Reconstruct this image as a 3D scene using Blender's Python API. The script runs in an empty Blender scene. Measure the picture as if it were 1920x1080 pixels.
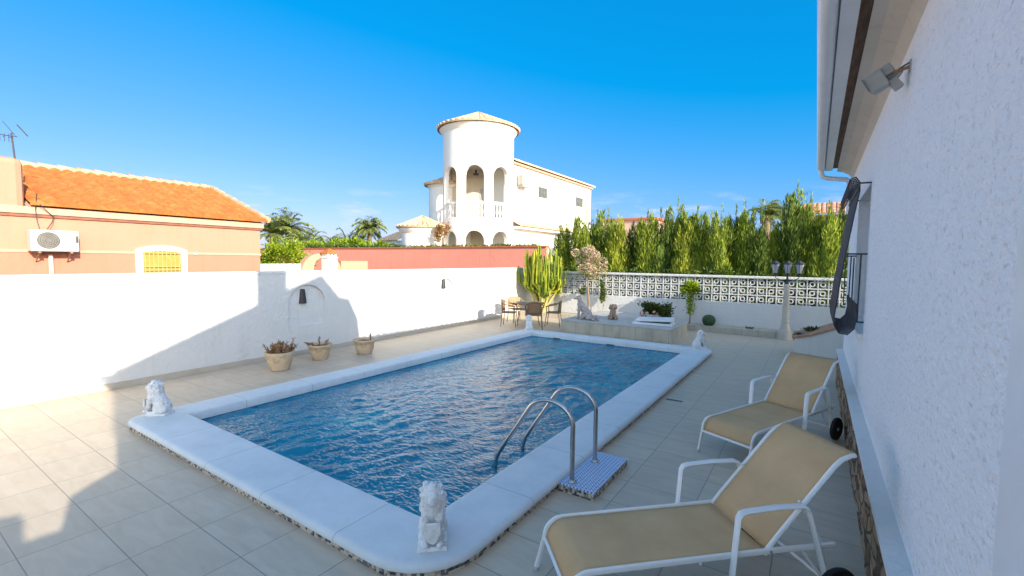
import bpy, math, random
import numpy as np
from mathutils import Vector, Matrix, noise as mnoise
C = bpy.context.scene
PI = math.pi
R_ = math.radians
random.seed(7)
# ------------------------------------------------------------------ camera
cam_d = bpy.data.cameras.new("camera"); cam = bpy.data.objects.new("camera", cam_d)
C.collection.objects.link(cam); C.camera = cam
cam_d.sensor_width = 36.0; cam_d.lens = 36.0*857.0/1920.0
cam_d.clip_start = 0.05; cam_d.clip_end = 3000
def cam_matrix(yaw, pitch, roll, h):
    cy, sy, cp, sp = math.cos(yaw), math.sin(yaw), math.cos(pitch), math.sin(pitch)
    fwd = Vector((-sy*cp, cy*cp, -sp)); right = Vector((cy, sy, 0)); down = -right.cross(fwd)
    cr, sr = math.cos(roll), math.sin(roll)
    r = cr*right+sr*down; d = -sr*right+cr*down
    m = Matrix((r, -d, -fwd)).transposed().to_4x4(); m.translation = Vector((0, 0, h))
    return m
cam.matrix_world = cam_matrix(R_(33.62), R_(3.48), R_(-0.65), 2.05)
C.render.resolution_x = 1024; C.render.resolution_y = 576
# ------------------------------------------------------------------ world / sun / exposure
SUN_EL, SUN_B = R_(21.25), -0.27
to_sun = Vector((1.0, SUN_B, 0.403)).normalized()
w = bpy.data.worlds.new("World"); C.world = w; w.use_nodes = True
nt = w.node_tree; nt.nodes.clear()
wo = nt.nodes.new('ShaderNodeOutputWorld'); bg = nt.nodes.new('ShaderNodeBackground')
sky = nt.nodes.new('ShaderNodeTexSky'); sky.sky_type = 'NISHITA'; sky.sun_disc = False
sky.sun_elevation = SUN_EL; sky.sun_rotation = math.atan2(to_sun.x, to_sun.y)
sky.altitude = 0; sky.air_density = 1.0; sky.dust_density = 0.6; sky.ozone_density = 2.5
bg.inputs['Strength'].default_value = 0.15
def wn(t, **k):
    n = nt.nodes.new(t)
    for a, b in k.items(): setattr(n, a, b)
    return n
tc = wn('ShaderNodeTexCoord'); sep = wn('ShaderNodeSeparateXYZ')
nt.links.new(tc.outputs['Generated'], sep.inputs[0])
def wm(op, a, b=0.0, c=0.0):
    x = wn('ShaderNodeMath', operation=op)
    for i, v in enumerate((a, b, c)):
        if hasattr(v, 'links'): nt.links.new(v, x.inputs[i])
        else: x.inputs[i].default_value = v
    return x.outputs[0]
def wmr(v, a, b):
    x = wn('ShaderNodeMapRange'); x.interpolation_type = 'SMOOTHSTEP'; x.inputs[1].default_value = a; x.inputs[2].default_value = b
    nt.links.new(v, x.inputs[0]); return x.outputs[0]
# visible sky graded deeper; unseen sky overhead and behind camera boosted to fill shade
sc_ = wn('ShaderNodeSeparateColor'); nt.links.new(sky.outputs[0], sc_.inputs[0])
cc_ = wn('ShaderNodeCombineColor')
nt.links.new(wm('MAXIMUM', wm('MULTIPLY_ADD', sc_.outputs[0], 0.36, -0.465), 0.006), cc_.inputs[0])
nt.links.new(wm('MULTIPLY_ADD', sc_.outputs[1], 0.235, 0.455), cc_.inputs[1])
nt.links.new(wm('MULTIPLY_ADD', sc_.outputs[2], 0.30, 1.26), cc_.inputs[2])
dback = wm('ADD', wm('MULTIPLY', sep.outputs['X'], 0.75), wm('MULTIPLY', sep.outputs['Y'], -0.66))
mask = wm('MAXIMUM', wmr(sep.outputs['Z'], 0.55, 0.85), wmr(dback, -0.1, 0.5))
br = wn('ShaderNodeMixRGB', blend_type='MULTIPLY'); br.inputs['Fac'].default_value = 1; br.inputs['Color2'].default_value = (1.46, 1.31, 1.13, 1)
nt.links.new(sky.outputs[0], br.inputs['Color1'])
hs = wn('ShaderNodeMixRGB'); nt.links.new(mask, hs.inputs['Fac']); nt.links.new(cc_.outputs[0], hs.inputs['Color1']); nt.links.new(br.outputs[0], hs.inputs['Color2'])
# a few low wisps of cloud near the horizon
mp = wn('ShaderNodeMapping'); mp.inputs['Scale'].default_value = (7, 7, 30)
nt.links.new(tc.outputs['Generated'], mp.inputs[0])
cn = wn('ShaderNodeTexNoise'); cn.inputs['Scale'].default_value = 1.3; cn.inputs['Detail'].default_value = 7; cn.inputs['Roughness'].default_value = 0.55
nt.links.new(mp.outputs[0], cn.inputs['Vector'])
cr1 = wn('ShaderNodeMapRange'); cr1.inputs[1].default_value = 0.53; cr1.inputs[2].default_value = 0.72; cr1.inputs[3].default_value = 0; cr1.inputs[4].default_value = 0.75
nt.links.new(cn.outputs['Fac'], cr1.inputs[0])
cr2 = wn('ShaderNodeMapRange'); cr2.inputs[1].default_value = 0.15; cr2.inputs[2].default_value = 0.09; cr2.inputs[3].default_value = 0; cr2.inputs[4].default_value = 1
nt.links.new(sep.outputs['Z'], cr2.inputs[0])
cm = wn('ShaderNodeMath', operation='MULTIPLY'); nt.links.new(cr1.outputs[0], cm.inputs[0]); nt.links.new(cr2.outputs[0], cm.inputs[1])
cx = wn('ShaderNodeMixRGB'); cx.inputs['Color2'].default_value = (2.35, 2.38, 2.45, 1)
nt.links.new(cm.outputs[0], cx.inputs['Fac']); nt.links.new(hs.outputs[0], cx.inputs['Color1'])
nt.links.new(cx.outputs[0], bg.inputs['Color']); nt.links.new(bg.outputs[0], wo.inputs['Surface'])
sl = bpy.data.lights.new("sun", 'SUN'); sl.energy = 3.4; sl.angle = R_(0.53); sl.color = (1.0, 0.90, 0.74)
so = bpy.data.objects.new("sun", sl); C.collection.objects.link(so)
so.rotation_euler = to_sun.to_track_quat('Z', 'Y').to_euler(); so.location = (20, -5, 12)
C.view_settings.view_transform = 'Standard'; C.view_settings.look = 'None'
C.view_settings.gamma = 1.0; C.view_settings.exposure = 1.35
C.render.engine = 'CYCLES'

# ------------------------------------------------------------------ mesh accumulator
def V(*a): return Vector(a)
class MB:
    def __init__(s): s.v = []; s.f = []
    def add(s, vs, fs):
        o = len(s.v); s.v.extend([tuple(p) for p in vs]); s.f.extend([tuple(i+o for i in f) for f in fs]); return s
    def box(s, c, d, rz=0, ry=0, rx=0, top=None):
        x, y, z = d[0]/2, d[1]/2, d[2]/2; t = top if top is not None else 1.0
        p = [(-x,-y,-z),(x,-y,-z),(x,y,-z),(-x,y,-z),(-x*t,-y*t,z),(x*t,-y*t,z),(x*t,y*t,z),(-x*t,y*t,z)]
        M = Matrix.Rotation(rz, 3, 'Z') @ Matrix.Rotation(ry, 3, 'Y') @ Matrix.Rotation(rx, 3, 'X')
        c = Vector(c)
        return s.add([M @ Vector(q)+c for q in p], [(0,3,2,1),(4,5,6,7),(0,1,5,4),(1,2,6,5),(2,3,7,6),(3,0,4,7)])
    def bx(s, x0, x1, y0, y1, z0, z1): return s.box(((x0+x1)/2,(y0+y1)/2,(z0+z1)/2),(abs(x1-x0),abs(y1-y0),abs(z1-z0)))
    def tube(s, pts, r, seg=8, closed=False, cap=True, flat=None, star=1.0):
        pts = [Vector(p) for p in pts]; n = len(pts)
        rs = r if isinstance(r, (list, tuple)) else [r]*n
        tang = []
        for i in range(n):
            if closed: t = pts[(i+1) % n]-pts[i-1]
            else: t = pts[min(i+1, n-1)]-pts[max(i-1, 0)]
            tang.append(t.normalized() if t.length > 1e-9 else Vector((0,0,1)))
        up = Vector((0,0,1)) if abs(tang[0].z) < 0.9 else Vector((1,0,0))
        nn = (up-tang[0]*up.dot(tang[0])).normalized(); vs = []
        for i in range(n):
            nn = nn-tang[i]*nn.dot(tang[i])
            nn = nn.normalized() if nn.length > 1e-6 else tang[i].orthogonal().normalized()
            b = tang[i].cross(nn)
            for k in range(seg):
                a = 2*PI*k/seg
                fa, fb = (flat if flat else (1, 1))
                q_ = rs[i]*(star if k % 2 else 1.0); vs.append(pts[i]+nn*math.cos(a)*q_*fa+b*math.sin(a)*q_*fb)
        fs = []
        for i in range(n if closed else n-1):
            j = (i+1) % n
            for k in range(seg):
                l = (k+1) % seg
                fs.append((i*seg+k, i*seg+l, j*seg+l, j*seg+k))
        if cap and not closed:
            fs.append(tuple(range(seg-1, -1, -1))); fs.append(tuple((n-1)*seg+k for k in range(seg)))
        return s.add(vs, fs)
    def lathe(s, c, prof, seg=24, rot=None, ripple=None):
        c = Vector(c); vs = []; n = len(prof)
        for r, z in prof:
            for k in range(seg):
                a = 2*PI*k/seg; rr = r*(1+(ripple(a, z) if ripple else 0))
                p = Vector((rr*math.cos(a), rr*math.sin(a), z))
                vs.append((rot @ p if rot else p)+c)
        fs = [(i*seg+k, i*seg+(k+1) % seg, (i+1)*seg+(k+1) % seg, (i+1)*seg+k) for i in range(n-1) for k in range(seg)]
        fs.append(tuple(range(seg-1, -1, -1))); fs.append(tuple((n-1)*seg+k for k in range(seg)))
        return s.add(vs, fs)
    def ball(s, c, r, seg=12, rings=8, rot=None):
        r = (r, r, r) if not isinstance(r, (tuple, list)) else r
        c = Vector(c); vs = []
        for i in range(rings+1):
            ph = PI*i/rings
            for k in range(seg):
                a = 2*PI*k/seg
                p = Vector((r[0]*math.sin(ph)*math.cos(a), r[1]*math.sin(ph)*math.sin(a), -r[2]*math.cos(ph)))
                vs.append((rot @ p if rot else p)+c)
        fs = [(i*seg+k, i*seg+(k+1) % seg, (i+1)*seg+(k+1) % seg, (i+1)*seg+k) for i in range(rings) for k in range(seg)]
        return s.add(vs, fs)
    def prism(s, poly, a, b, axis='z'):
        n = len(poly)
        def P(q, t):
            if axis == 'z': return (q[0], q[1], t)
            if axis == 'x': return (t, q[0], q[1])
            return (q[0], t, q[1])
        vs = [P(q, a) for q in poly]+[P(q, b) for q in poly]
        fs = [tuple(range(n-1, -1, -1)), tuple(range(n, 2*n))]+[(i, (i+1) % n, n+(i+1) % n, n+i) for i in range(n)]
        return s.add(vs, fs)
    def build(s, name, mat, parent=None, smooth=False, bevel=0, world=False, loc=None, fixn=True):
        me = bpy.data.meshes.new(name)
        vs = np.array(s.v, dtype=float)
        if world is True: vs = vs-np.array(parent.location)
        elif world: vs = vs-np.array(world.location)
        if loc is not None: vs = vs-np.array(loc)
        me.from_pydata(vs.tolist(), [], s.f); me.validate()
        if mat: me.materials.append(mat)
        if fixn:
            import bmesh
            bm = bmesh.new(); bm.from_mesh(me); bmesh.ops.recalc_face_normals(bm, faces=bm.faces); bm.to_mesh(me); bm.free()
        if smooth:
            me.shade_smooth()
            me.set_sharp_from_angle(angle=R_(smooth if smooth is not True else 40))
        o = bpy.data.objects.new(name, me); C.collection.objects.link(o)
        if parent is not None: o.parent = parent
        if loc is not None: o.location = loc
        if bevel:
            m = o.modifiers.new('bevel', 'BEVEL'); m.width = bevel; m.segments = 2; m.limit_method = 'ANGLE'; m.angle_limit = R_(40)
        return o
def tag(o, label=None, cat=None, group=None, kind=None):
    if label: o['label'] = label
    if cat: o['category'] = cat
    if group: o['group'] = group
    if kind: o['kind'] = kind
    return o
def thing(name, label, cat, loc=(0,0,0), rz=0, group=None):
    o = bpy.data.objects.new(name, None); C.collection.objects.link(o); o.empty_display_size = 0.1
    o.location = loc; o.rotation_euler = (0, 0, rz)
    return tag(o, label, cat, group)
def dup(root, loc, rz=0, label=None, scale=None):
    def cp(o, par):
        c = o.copy(); C.collection.objects.link(c); c.parent = par
        for ch in o.children: cp(ch, c)
        return c
    r = cp(root, None); r.location = loc; r.rotation_euler = (0, 0, rz)
    if label: r['label'] = label
    if scale: r.scale = scale
    return r

# ------------------------------------------------------------------ materials
class NT:
    def __init__(s, name):
        s.m = bpy.data.materials.new(name); s.m.use_nodes = True; s.t = s.m.node_tree
        s.b = s.t.nodes['Principled BSDF']; s.b.inputs['Specular IOR Level'].default_value = 0.3
    def n(s, t, **k):
        x = s.t.nodes.new(t)
        for a, b in k.items(): setattr(x, a, b)
        return x
    def l(s, a, b): s.t.links.new(a, b)
    def co(s, kind='Object', scale=None):
        if kind == 'World':
            o = s.n('ShaderNodeNewGeometry').outputs['Position']
        else: o = s.n('ShaderNodeTexCoord').outputs[kind]
        if scale:
            m = s.n('ShaderNodeMapping'); m.inputs['Scale'].default_value = scale; s.l(o, m.inputs[0]); o = m.outputs[0]
        return o
    def noise(s, scale, detail=4, co=None, rough=0.55, dist=0):
        x = s.n('ShaderNodeTexNoise'); x.inputs['Scale'].default_value = scale; x.inputs['Detail'].default_value = detail
        x.inputs['Roughness'].default_value = rough; x.inputs['Distortion'].default_value = dist
        if co is not None: s.l(co, x.inputs['Vector'])
        return x.outputs['Fac']
    def ramp(s, fac, stops):
        x = s.n('ShaderNodeValToRGB'); e = x.color_ramp.elements
        while len(e) < len(stops): e.new(0.5)
        for i, (p, c) in enumerate(stops): e[i].position = p; e[i].color = (*c, 1)
        s.l(fac, x.inputs[0]); return x.outputs[0]
    def mix(s, fac, a, b, mode='MIX'):
        x = s.n('ShaderNodeMixRGB', blend_type=mode)
        for i, v in ((0, fac), (1, a), (2, b)):
            if hasattr(v, 'is_linked') or hasattr(v, 'links'): s.l(v, x.inputs[i])
            else: x.inputs[i].default_value = v if i == 0 else (*v, 1)
        return x.outputs[0]
    def math(s, op, a, b=0.0, c=0.0):
        x = s.n('ShaderNodeMath', operation=op)
        for i, v in enumerate((a, b, c)):
            if hasattr(v, 'links'): s.l(v, x.inputs[i])
            else: x.inputs[i].default_value = v
        return x.outputs[0]
    def bump(s, h, strength=0.3, dist=0.01, prev=None):
        x = s.n('ShaderNodeBump'); x.inputs['Strength'].default_value = strength; x.inputs['Distance'].default_value = dist
        s.l(h, x.inputs['Height'])
        if prev is not None: s.l(prev, x.inputs['Normal'])
        s.l(x.outputs[0], s.b.inputs['Normal']); return x.outputs[0]
    def col(s, c):
        if hasattr(c, 'links'): s.l(c, s.b.inputs['Base Color'])
        else: s.b.inputs['Base Color'].default_value = (*c, 1)
    def set(s, **k):
        for a, b in k.items(): s.b.inputs[a.replace('_', ' ')].default_value = b
        return s
def speckle(name, c1, c2, scale=8, rough=0.7, bump=0.2, bscale=60, bdist=0.004, metal=0, kind='Object', c3=None, spec=0.3):
    n = NT(name); co = n.co(kind)
    f = n.noise(scale, 5, co, 0.6)
    st = [(0.3, c1), (0.7, c2)] if c3 is None else [(0.28, c1), (0.5, c2), (0.72, c3)]
    n.col(n.ramp(f, st)); n.set(Roughness=rough, Metallic=metal); n.b.inputs['Specular IOR Level'].default_value = spec
    if bump: n.bump(n.noise(bscale, 3, co), bump, bdist)
    return n.m
def plaster(name, base, stain, bump=0.5, bscale=45, bdist=0.012, kind='World', amt=0.25, streak=True, pits=False):
    n = NT(name); co = n.co(kind)
    f = n.noise(1.1, 6, co, 0.65)
    c = n.mix(n.math('MULTIPLY', n.math('GREATER_THAN', f, -1), n.math('MULTIPLY', f, amt)), base, stain)
    if streak:
        co2 = n.co(kind, (3.0, 3.0, 0.25)); g = n.noise(2.2, 5, co2, 0.7)
        c = n.mix(n.math('MULTIPLY', n.math('MAXIMUM', n.math('SUBTRACT', g, 0.52), 0), amt*3.0), c, stain)
    if pits:
        q = n.noise(52, 3, n.co(kind, (1, 0.45, 0.85)), 0.6)
        c = n.mix(n.math('MULTIPLY', n.math('MAXIMUM', n.math('SUBTRACT', q, 0.56), 0), 3.0), c, (0.42, 0.42, 0.43))
    n.col(c); n.set(Roughness=0.85)
    n.bump(n.noise(bscale, 4, n.co(kind, (1, 0.45, 0.85)) if pits else co, 0.6), bump, bdist)
    return n.m
M = {}
M['stucco'] = plaster('house_stucco', (0.86, 0.86, 0.87), (0.70, 0.69, 0.66), bump=1.0, bscale=36, bdist=0.022, amt=0.4, pits=True)
M['white'] = plaster('white_render', (0.72, 0.715, 0.70), (0.50, 0.48, 0.44), bump=0.8, bscale=16, bdist=0.022, amt=0.55)
M['white2'] = plaster('white_villa_render', (0.82, 0.80, 0.76), (0.68, 0.65, 0.60), bump=0.3, bscale=8, bdist=0.02, amt=0.2)
M['cream'] = plaster('cream_cornice', (0.62, 0.58, 0.52), (0.35, 0.28, 0.18), bump=0.3, bscale=30, amt=0.5)
M['paint'] = speckle('white_paint', (0.78, 0.79, 0.80), (0.70, 0.71, 0.72), scale=4, rough=0.35, bump=0.05, spec=0.5)
M['paintw'] = speckle('white_metal_paint', (0.80, 0.80, 0.79), (0.73, 0.73, 0.72), scale=5, rough=0.28, bump=0.03, spec=0.5)
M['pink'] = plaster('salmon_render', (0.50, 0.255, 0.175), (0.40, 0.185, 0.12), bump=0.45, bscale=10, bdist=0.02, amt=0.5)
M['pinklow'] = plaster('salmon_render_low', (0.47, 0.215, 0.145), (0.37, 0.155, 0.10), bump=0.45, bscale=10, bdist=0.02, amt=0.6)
M['peach'] = plaster('peach_render', (0.50, 0.315, 0.21), (0.40, 0.24, 0.15), bump=0.3, bscale=10, amt=0.4)
M['belt'] = speckle('belt_paint', (0.52, 0.335, 0.245), (0.47, 0.29, 0.205), bump=0.1)
M['browntrim'] = speckle('brown_trim', (0.26, 0.11, 0.07), (0.20, 0.08, 0.05), bump=0.1)
M['redwall'] = plaster('red_render', (0.84, 0.33, 0.235), (0.66, 0.22, 0.16), bump=0.5, bscale=9, bdist=0.02, amt=0.7)
M['redcap'] = speckle('red_wall_cap', (0.50, 0.16, 0.06), (0.36, 0.10, 0.05), scale=6, bump=0.2)
def tilemat(name, a, b, c, kind='Object'):
    n = NT(name); co = n.co(kind); r = n.n('ShaderNodeNewGeometry').outputs['Random Per Island']
    f = n.noise(3.2, 5, co, 0.7); g = n.noise(30, 3, co, 0.6)
    n.col(n.ramp(n.math('ADD', n.math('MULTIPLY', f, 0.7), n.math('MULTIPLY', g, 0.3)), [(0.3, a), (0.5, b), (0.7, c)]))
    n.set(Roughness=0.8); n.bump(g, 0.3, 0.006); return n.m
M['orange'] = tilemat('orange_roof_tile', (0.32, 0.09, 0.022), (0.46, 0.155, 0.036), (0.56, 0.235, 0.07))
M['tan'] = tilemat('aged_roof_tile', (0.50, 0.27, 0.14), (0.66, 0.44, 0.27), (0.78, 0.62, 0.45))
M['redtile'] = tilemat('red_roof_tile', (0.40, 0.14, 0.08), (0.56, 0.26, 0.16), (0.62, 0.42, 0.32))
# floor tiles laid on the real grid of the terrace
def deckmat():
    n = NT('terrace_tile'); co = n.co('World'); s = n.n('ShaderNodeSeparateXYZ'); n.l(co, s.inputs[0])
    u = n.math('DIVIDE', n.math('ADD', s.outputs[0], 3.80+60.5), 0.605); v = n.math('DIVIDE', n.math('ADD', s.outputs[1], 43.0-1.06), 0.43)
    fu = n.math('FRACT', u); fv = n.math('FRACT', v)
    du = n.math('MULTIPLY', n.math('MINIMUM', fu, n.math('SUBTRACT', 1.0, fu)), 0.605)
    dv = n.math('MULTIPLY', n.math('MINIMUM', fv, n.math('SUBTRACT', 1.0, fv)), 0.43)
    d = n.math('MINIMUM', du, dv)
    mr = n.n('ShaderNodeMapRange'); mr.inputs[1].default_value = 0.0022; mr.inputs[2].default_value = 0.0045; n.l(d, mr.inputs[0]); g = mr.outputs[0]
    cb = n.n('ShaderNodeCombineXYZ'); n.l(n.math('FLOOR', u), cb.inputs[0]); n.l(n.math('FLOOR', v), cb.inputs[1])
    wn_ = n.n('ShaderNodeTexWhiteNoise'); wn_.noise_dimensions = '3D'; n.l(cb.outputs[0], wn_.inputs[0])
    # cloudy travertine, offset per tile
    ad = n.n('ShaderNodeVectorMath', operation='ADD'); sc = n.n('ShaderNodeVectorMath', operation='SCALE'); sc.inputs[3].default_value = 9.0
    n.l(wn_.outputs['Color'], sc.inputs[0]); n.l(co, ad.inputs[0]); n.l(sc.outputs[0], ad.inputs[1])
    mpn = n.n('ShaderNodeMapping'); mpn.inputs['Scale'].default_value = (1.2, 4.5, 1.2); n.l(ad.outputs[0], mpn.inputs[0])
    f = n.noise(2.2, 6, mpn.outputs[0], 0.62, 0.6)
    c = n.ramp(f, [(0.30, (0.50, 0.395, 0.285)), (0.5, (0.57, 0.46, 0.335)), (0.70, (0.62, 0.52, 0.395))])
    c = n.mix(n.math('MULTIPLY', wn_.outputs['Value'], 0.16), c, (0.33, 0.28, 0.22))
    big = n.noise(0.5, 4, co, 0.6); c = n.mix(n.math('MULTIPLY', big, 0.22), c, (0.36, 0.33, 0.30))
    c = n.mix(g, (0.26, 0.23, 0.20), c)
    n.col(c)
    rr = n.math('ADD', n.math('MULTIPLY', f, 0.25), 0.36); n.l(rr, n.b.inputs['Roughness'])
    n.b.inputs['Specular IOR Level'].default_value = 0.35
    b1 = n.bump(g, 0.5, 0.003); n.bump(n.noise(25, 3, co), 0.12, 0.003, b1)
    return n.m
M['deck'] = deckmat()
def bedmat():
    n = NT('beige_wall_tile'); co = n.co('World'); s = n.n('ShaderNodeSeparateXYZ'); n.l(co, s.inputs[0])
    u = n.math('FRACT', n.math('DIVIDE', n.math('ADD', s.outputs[0], 50.0), 0.42)); d = n.math('MINIMUM', u, n.math('SUBTRACT', 1.0, u))
    g = n.math('GREATER_THAN', d, 0.012)
    f = n.noise(2.5, 6, n.co('World', (2, 2, 1)), 0.65)
    c = n.ramp(f, [(0.3, (0.36, 0.32, 0.25)), (0.55, (0.47, 0.42, 0.33)), (0.75, (0.53, 0.48, 0.39))])
    n.col(n.mix(g, (0.24, 0.22, 0.19), c)); n.set(Roughness=0.5); return n.m
M['bedtile'] = bedmat()
def coping():
    n = NT('pool_coping_stone'); co = n.co('World')
    s = n.n('ShaderNodeSeparateXYZ'); n.l(co, s.inputs[0])
    f = n.noise(5, 6, co, 0.65); g = n.noise(60, 3, co, 0.6); big = n.noise(0.9, 5, co, 0.6)
    c = n.ramp(n.math('ADD', n.math('MULTIPLY', f, 0.5), n.math('MULTIPLY', big, 0.5)), [(0.35, (0.54, 0.58, 0.60)), (0.55, (0.64, 0.67, 0.68)), (0.7, (0.69, 0.71, 0.71))])
    # transverse joints
    jx = n.math('FRACT', n.math('DIVIDE', n.math('ADD', s.outputs[0], 40.0), 0.98)); jy = n.math('FRACT', n.math('DIVIDE', n.math('ADD', s.outputs[1], 40.0), 0.98))
    ax = n.math('MULTIPLY', n.math('LESS_THAN', jx, 0.007), n.math('MAXIMUM', n.math('LESS_THAN', s.outputs[1], 2.5), n.math('GREATER_THAN', s.outputs[1], 10.6)))
    ay = n.math('MULTIPLY', n.math('LESS_THAN', jy, 0.007), n.math('MULTIPLY', n.math('GREATER_THAN', s.outputs[1], 2.5), n.math('LESS_THAN', s.outputs[1], 10.6)))
    j = n.math('MULTIPLY', n.math('ADD', ax, ay), 0.6)
    st = n.noise(0.45, 6, co, 0.75); st2 = n.math('MULTIPLY', n.math('MAXIMUM', n.math('SUBTRACT', st, 0.54), 0.0), 2.6)
    c = n.mix(st2, c, (0.46, 0.46, 0.44)); sp_ = n.noise(95, 2, co, 0.5); c = n.mix(n.math('MULTIPLY', n.math('MAXIMUM', n.math('SUBTRACT', sp_, 0.62), 0), 2.5), c, (0.36, 0.36, 0.36))
    c = n.mix(j, c, (0.16, 0.17, 0.19))
    n.col(c); n.set(Roughness=0.6); n.bump(g, 0.25, 0.003); return n.m
M['coping'] = coping()
def mosaic(name, size, cols, kind='World', grout=(0.70, 0.70, 0.68), dens=0.5):
    n = NT(name); co = n.co(kind)
    sc = n.n('ShaderNodeVectorMath', operation='SCALE'); sc.inputs[3].default_value = 1.0/size; n.l(co, sc.inputs[0])
    ofs = n.n('ShaderNodeVectorMath', operation='ADD'); ofs.inputs[1].default_value = (0.37, 0.41, 0.29); n.l(sc.outputs[0], ofs.inputs[0])
    fl = n.n('ShaderNodeVectorMath', operation='FLOOR'); n.l(ofs.outputs[0], fl.inputs[0])
    w_ = n.n('ShaderNodeTexWhiteNoise'); n.l(fl.outputs[0], w_.inputs[0])
    fr = n.n('ShaderNodeVectorMath', operation='FRACTION'); n.l(ofs.outputs[0], fr.inputs[0])
    c = n.ramp(w_.outputs['Value'], cols)
    n.t.nodes[-1].color_ramp.interpolation = 'CONSTANT'
    n.col(c); n.set(Roughness=0.22); n.b.inputs['Specular IOR Level'].default_value = 0.5
    return n.m
M['edge_mosaic'] = mosaic('edge_mosaic', 0.022, [(0.0, (0.52, 0.44, 0.35)), (0.45, (0.06, 0.055, 0.06)), (0.62, (0.32, 0.25, 0.19)), (0.82, (0.13, 0.12, 0.13))])
def scallopmat():
    n = NT('blue_white_mosaic'); co = n.co('World', (1, 1, 1)); s = n.n('ShaderNodeSeparateXYZ'); n.l(co, s.inputs[0])
    a = n.math('SINE', n.math('MULTIPLY', n.math('ADD', s.outputs[0], s.outputs[1]), 95.0))
    b = n.math('SINE', n.math('MULTIPLY', n.math('SUBTRACT', s.outputs[0], s.outputs[1]), 95.0))
    m_ = n.math('MULTIPLY', a, b)
    c = n.ramp(n.math('ADD', n.math('MULTIPLY', m_, 0.5), 0.5), [(0.0, (0.02, 0.06, 0.26)), (0.36, (0.05, 0.12, 0.38)), (0.5, (0.70, 0.73, 0.78)), (1.0, (0.06, 0.14, 0.42))])
    v = n.noise(40, 2, co); c = n.mix(n.math('MULTIPLY', v, 0.35), c, (0.72, 0.75, 0.80)); n.col(c); n.set(Roughness=0.25); n.bump(m_, 0.2, 0.002); return n.m
M['platform'] = scallopmat()
M['basin'] = mosaic('pool_wall_mosaic', 0.03, [(0.0, (0.03, 0.16, 0.36)), (0.4, (0.02, 0.10, 0.27)), (0.75, (0.05, 0.24, 0.46))])
def watermat():
    n = NT('pool_water'); co = n.co('World')
    n.set(Roughness=0.02, IOR=1.33); n.b.inputs['Specular IOR Level'].default_value = 0.5
    f = n.noise(0.9, 4, co, 0.6)
    n.col(n.ramp(f, [(0.3, (0.000, 0.115, 0.20)), (0.55, (0.000, 0.20, 0.30)), (0.75, (0.000, 0.30, 0.38))]))
    c1 = n.n('ShaderNodeMapping'); c1.inputs['Scale'].default_value = (1.0, 2.3, 1); c1.inputs['Rotation'].default_value = (0, 0, R_(28)); n.l(co, c1.inputs[0])
    a = n.noise(4.2, 3, c1.outputs[0], 0.5, 0.6)
    c2 = n.n('ShaderNodeMapping'); c2.inputs['Scale'].default_value = (1.5, 3.0, 1); c2.inputs['Rotation'].default_value = (0, 0, R_(50)); n.l(co, c2.inputs[0])
    b = n.noise(9.0, 2, c2.outputs[0], 0.5, 0.4)
    n.bump(b, 0.8, 0.02)
    return n.m
M['water'] = watermat()
M['steel'] = speckle('stainless_steel', (0.42, 0.41, 0.40), (0.52, 0.51, 0.50), scale=20, rough=0.24, bump=0.03, metal=1.0)
M['iron'] = speckle('dark_grille_iron', (0.028, 0.032, 0.045), (0.05, 0.055, 0.07), scale=20, rough=0.5, bump=0.1)
M['sling'] = None
def slingmat():
    n = NT('tan_mesh_fabric'); co = n.co('Object'); s = n.n('ShaderNodeSeparateXYZ'); n.l(co, s.inputs[0])
    a = n.math('SINE', n.math('MULTIPLY', s.outputs[0], 1400.0)); b = n.math('SINE', n.math('MULTIPLY', s.outputs[1], 1400.0))
    f = n.noise(3.0, 5, co, 0.6)
    c = n.ramp(f, [(0.3, (0.53, 0.335, 0.165)), (0.7, (0.64, 0.415, 0.215))])
    n.col(c); n.set(Roughness=0.75); n.bump(n.math('MULTIPLY', a, b), 0.25, 0.001); return n.m
M['sling'] = slingmat()
M['rubber'] = speckle('black_rubber', (0.012, 0.012, 0.013), (0.022, 0.022, 0.024), rough=0.6, bump=0.1)
M['greyplastic'] = speckle('grey_plastic', (0.42, 0.43, 0.46), (0.5, 0.5, 0.52), rough=0.45, bump=0.05)
M['statue'] = speckle('white_painted_stone', (0.48, 0.46, 0.45), (0.72, 0.71, 0.70), scale=14, rough=0.75, bump=0.8, bscale=45, bdist=0.01, c3=(0.78, 0.78, 0.78))
M['dogstone'] = speckle('mottled_resin_dog', (0.22, 0.19, 0.18), (0.40, 0.34, 0.31), scale=22, rough=0.7, bump=0.7, bscale=70, bdist=0.01, c3=(0.55, 0.48, 0.44))
M['pupstone'] = speckle('brown_resin_puppy', (0.26, 0.15, 0.10), (0.38, 0.25, 0.18), scale=22, rough=0.7, bump=0.7, bscale=70, bdist=0.01, c3=(0.46, 0.33, 0.26))
M['pot'] = speckle('aged_clay_pot', (0.42, 0.29, 0.17), (0.60, 0.44, 0.28), scale=9, rough=0.85, bump=0.5, bscale=50, bdist=0.006, c3=(0.64, 0.52, 0.38))
M['soil'] = speckle('dark_soil', (0.06, 0.045, 0.03), (0.11, 0.08, 0.055), scale=30, rough=0.95, bump=1.0, bscale=70, bdist=0.02)
M['dirt'] = speckle('dry_ground', (0.30, 0.24, 0.17), (0.42, 0.35, 0.26), scale=0.6, rough=0.95, bump=0.3, kind='World')
M['rattan'] = speckle('brown_wicker', (0.16, 0.09, 0.05), (0.30, 0.18, 0.10), scale=60, rough=0.6, bump=0.8, bscale=160, bdist=0.004)
M['wicker2'] = speckle('light_wicker', (0.30, 0.18, 0.09), (0.46, 0.30, 0.16), scale=60, rough=0.6, bump=0.8, bscale=160, bdist=0.004)
M['glass'] = speckle('tinted_glass_top', (0.14, 0.16, 0.17), (0.18, 0.20, 0.21), rough=0.08, bump=0, spec=0.6)
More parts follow.
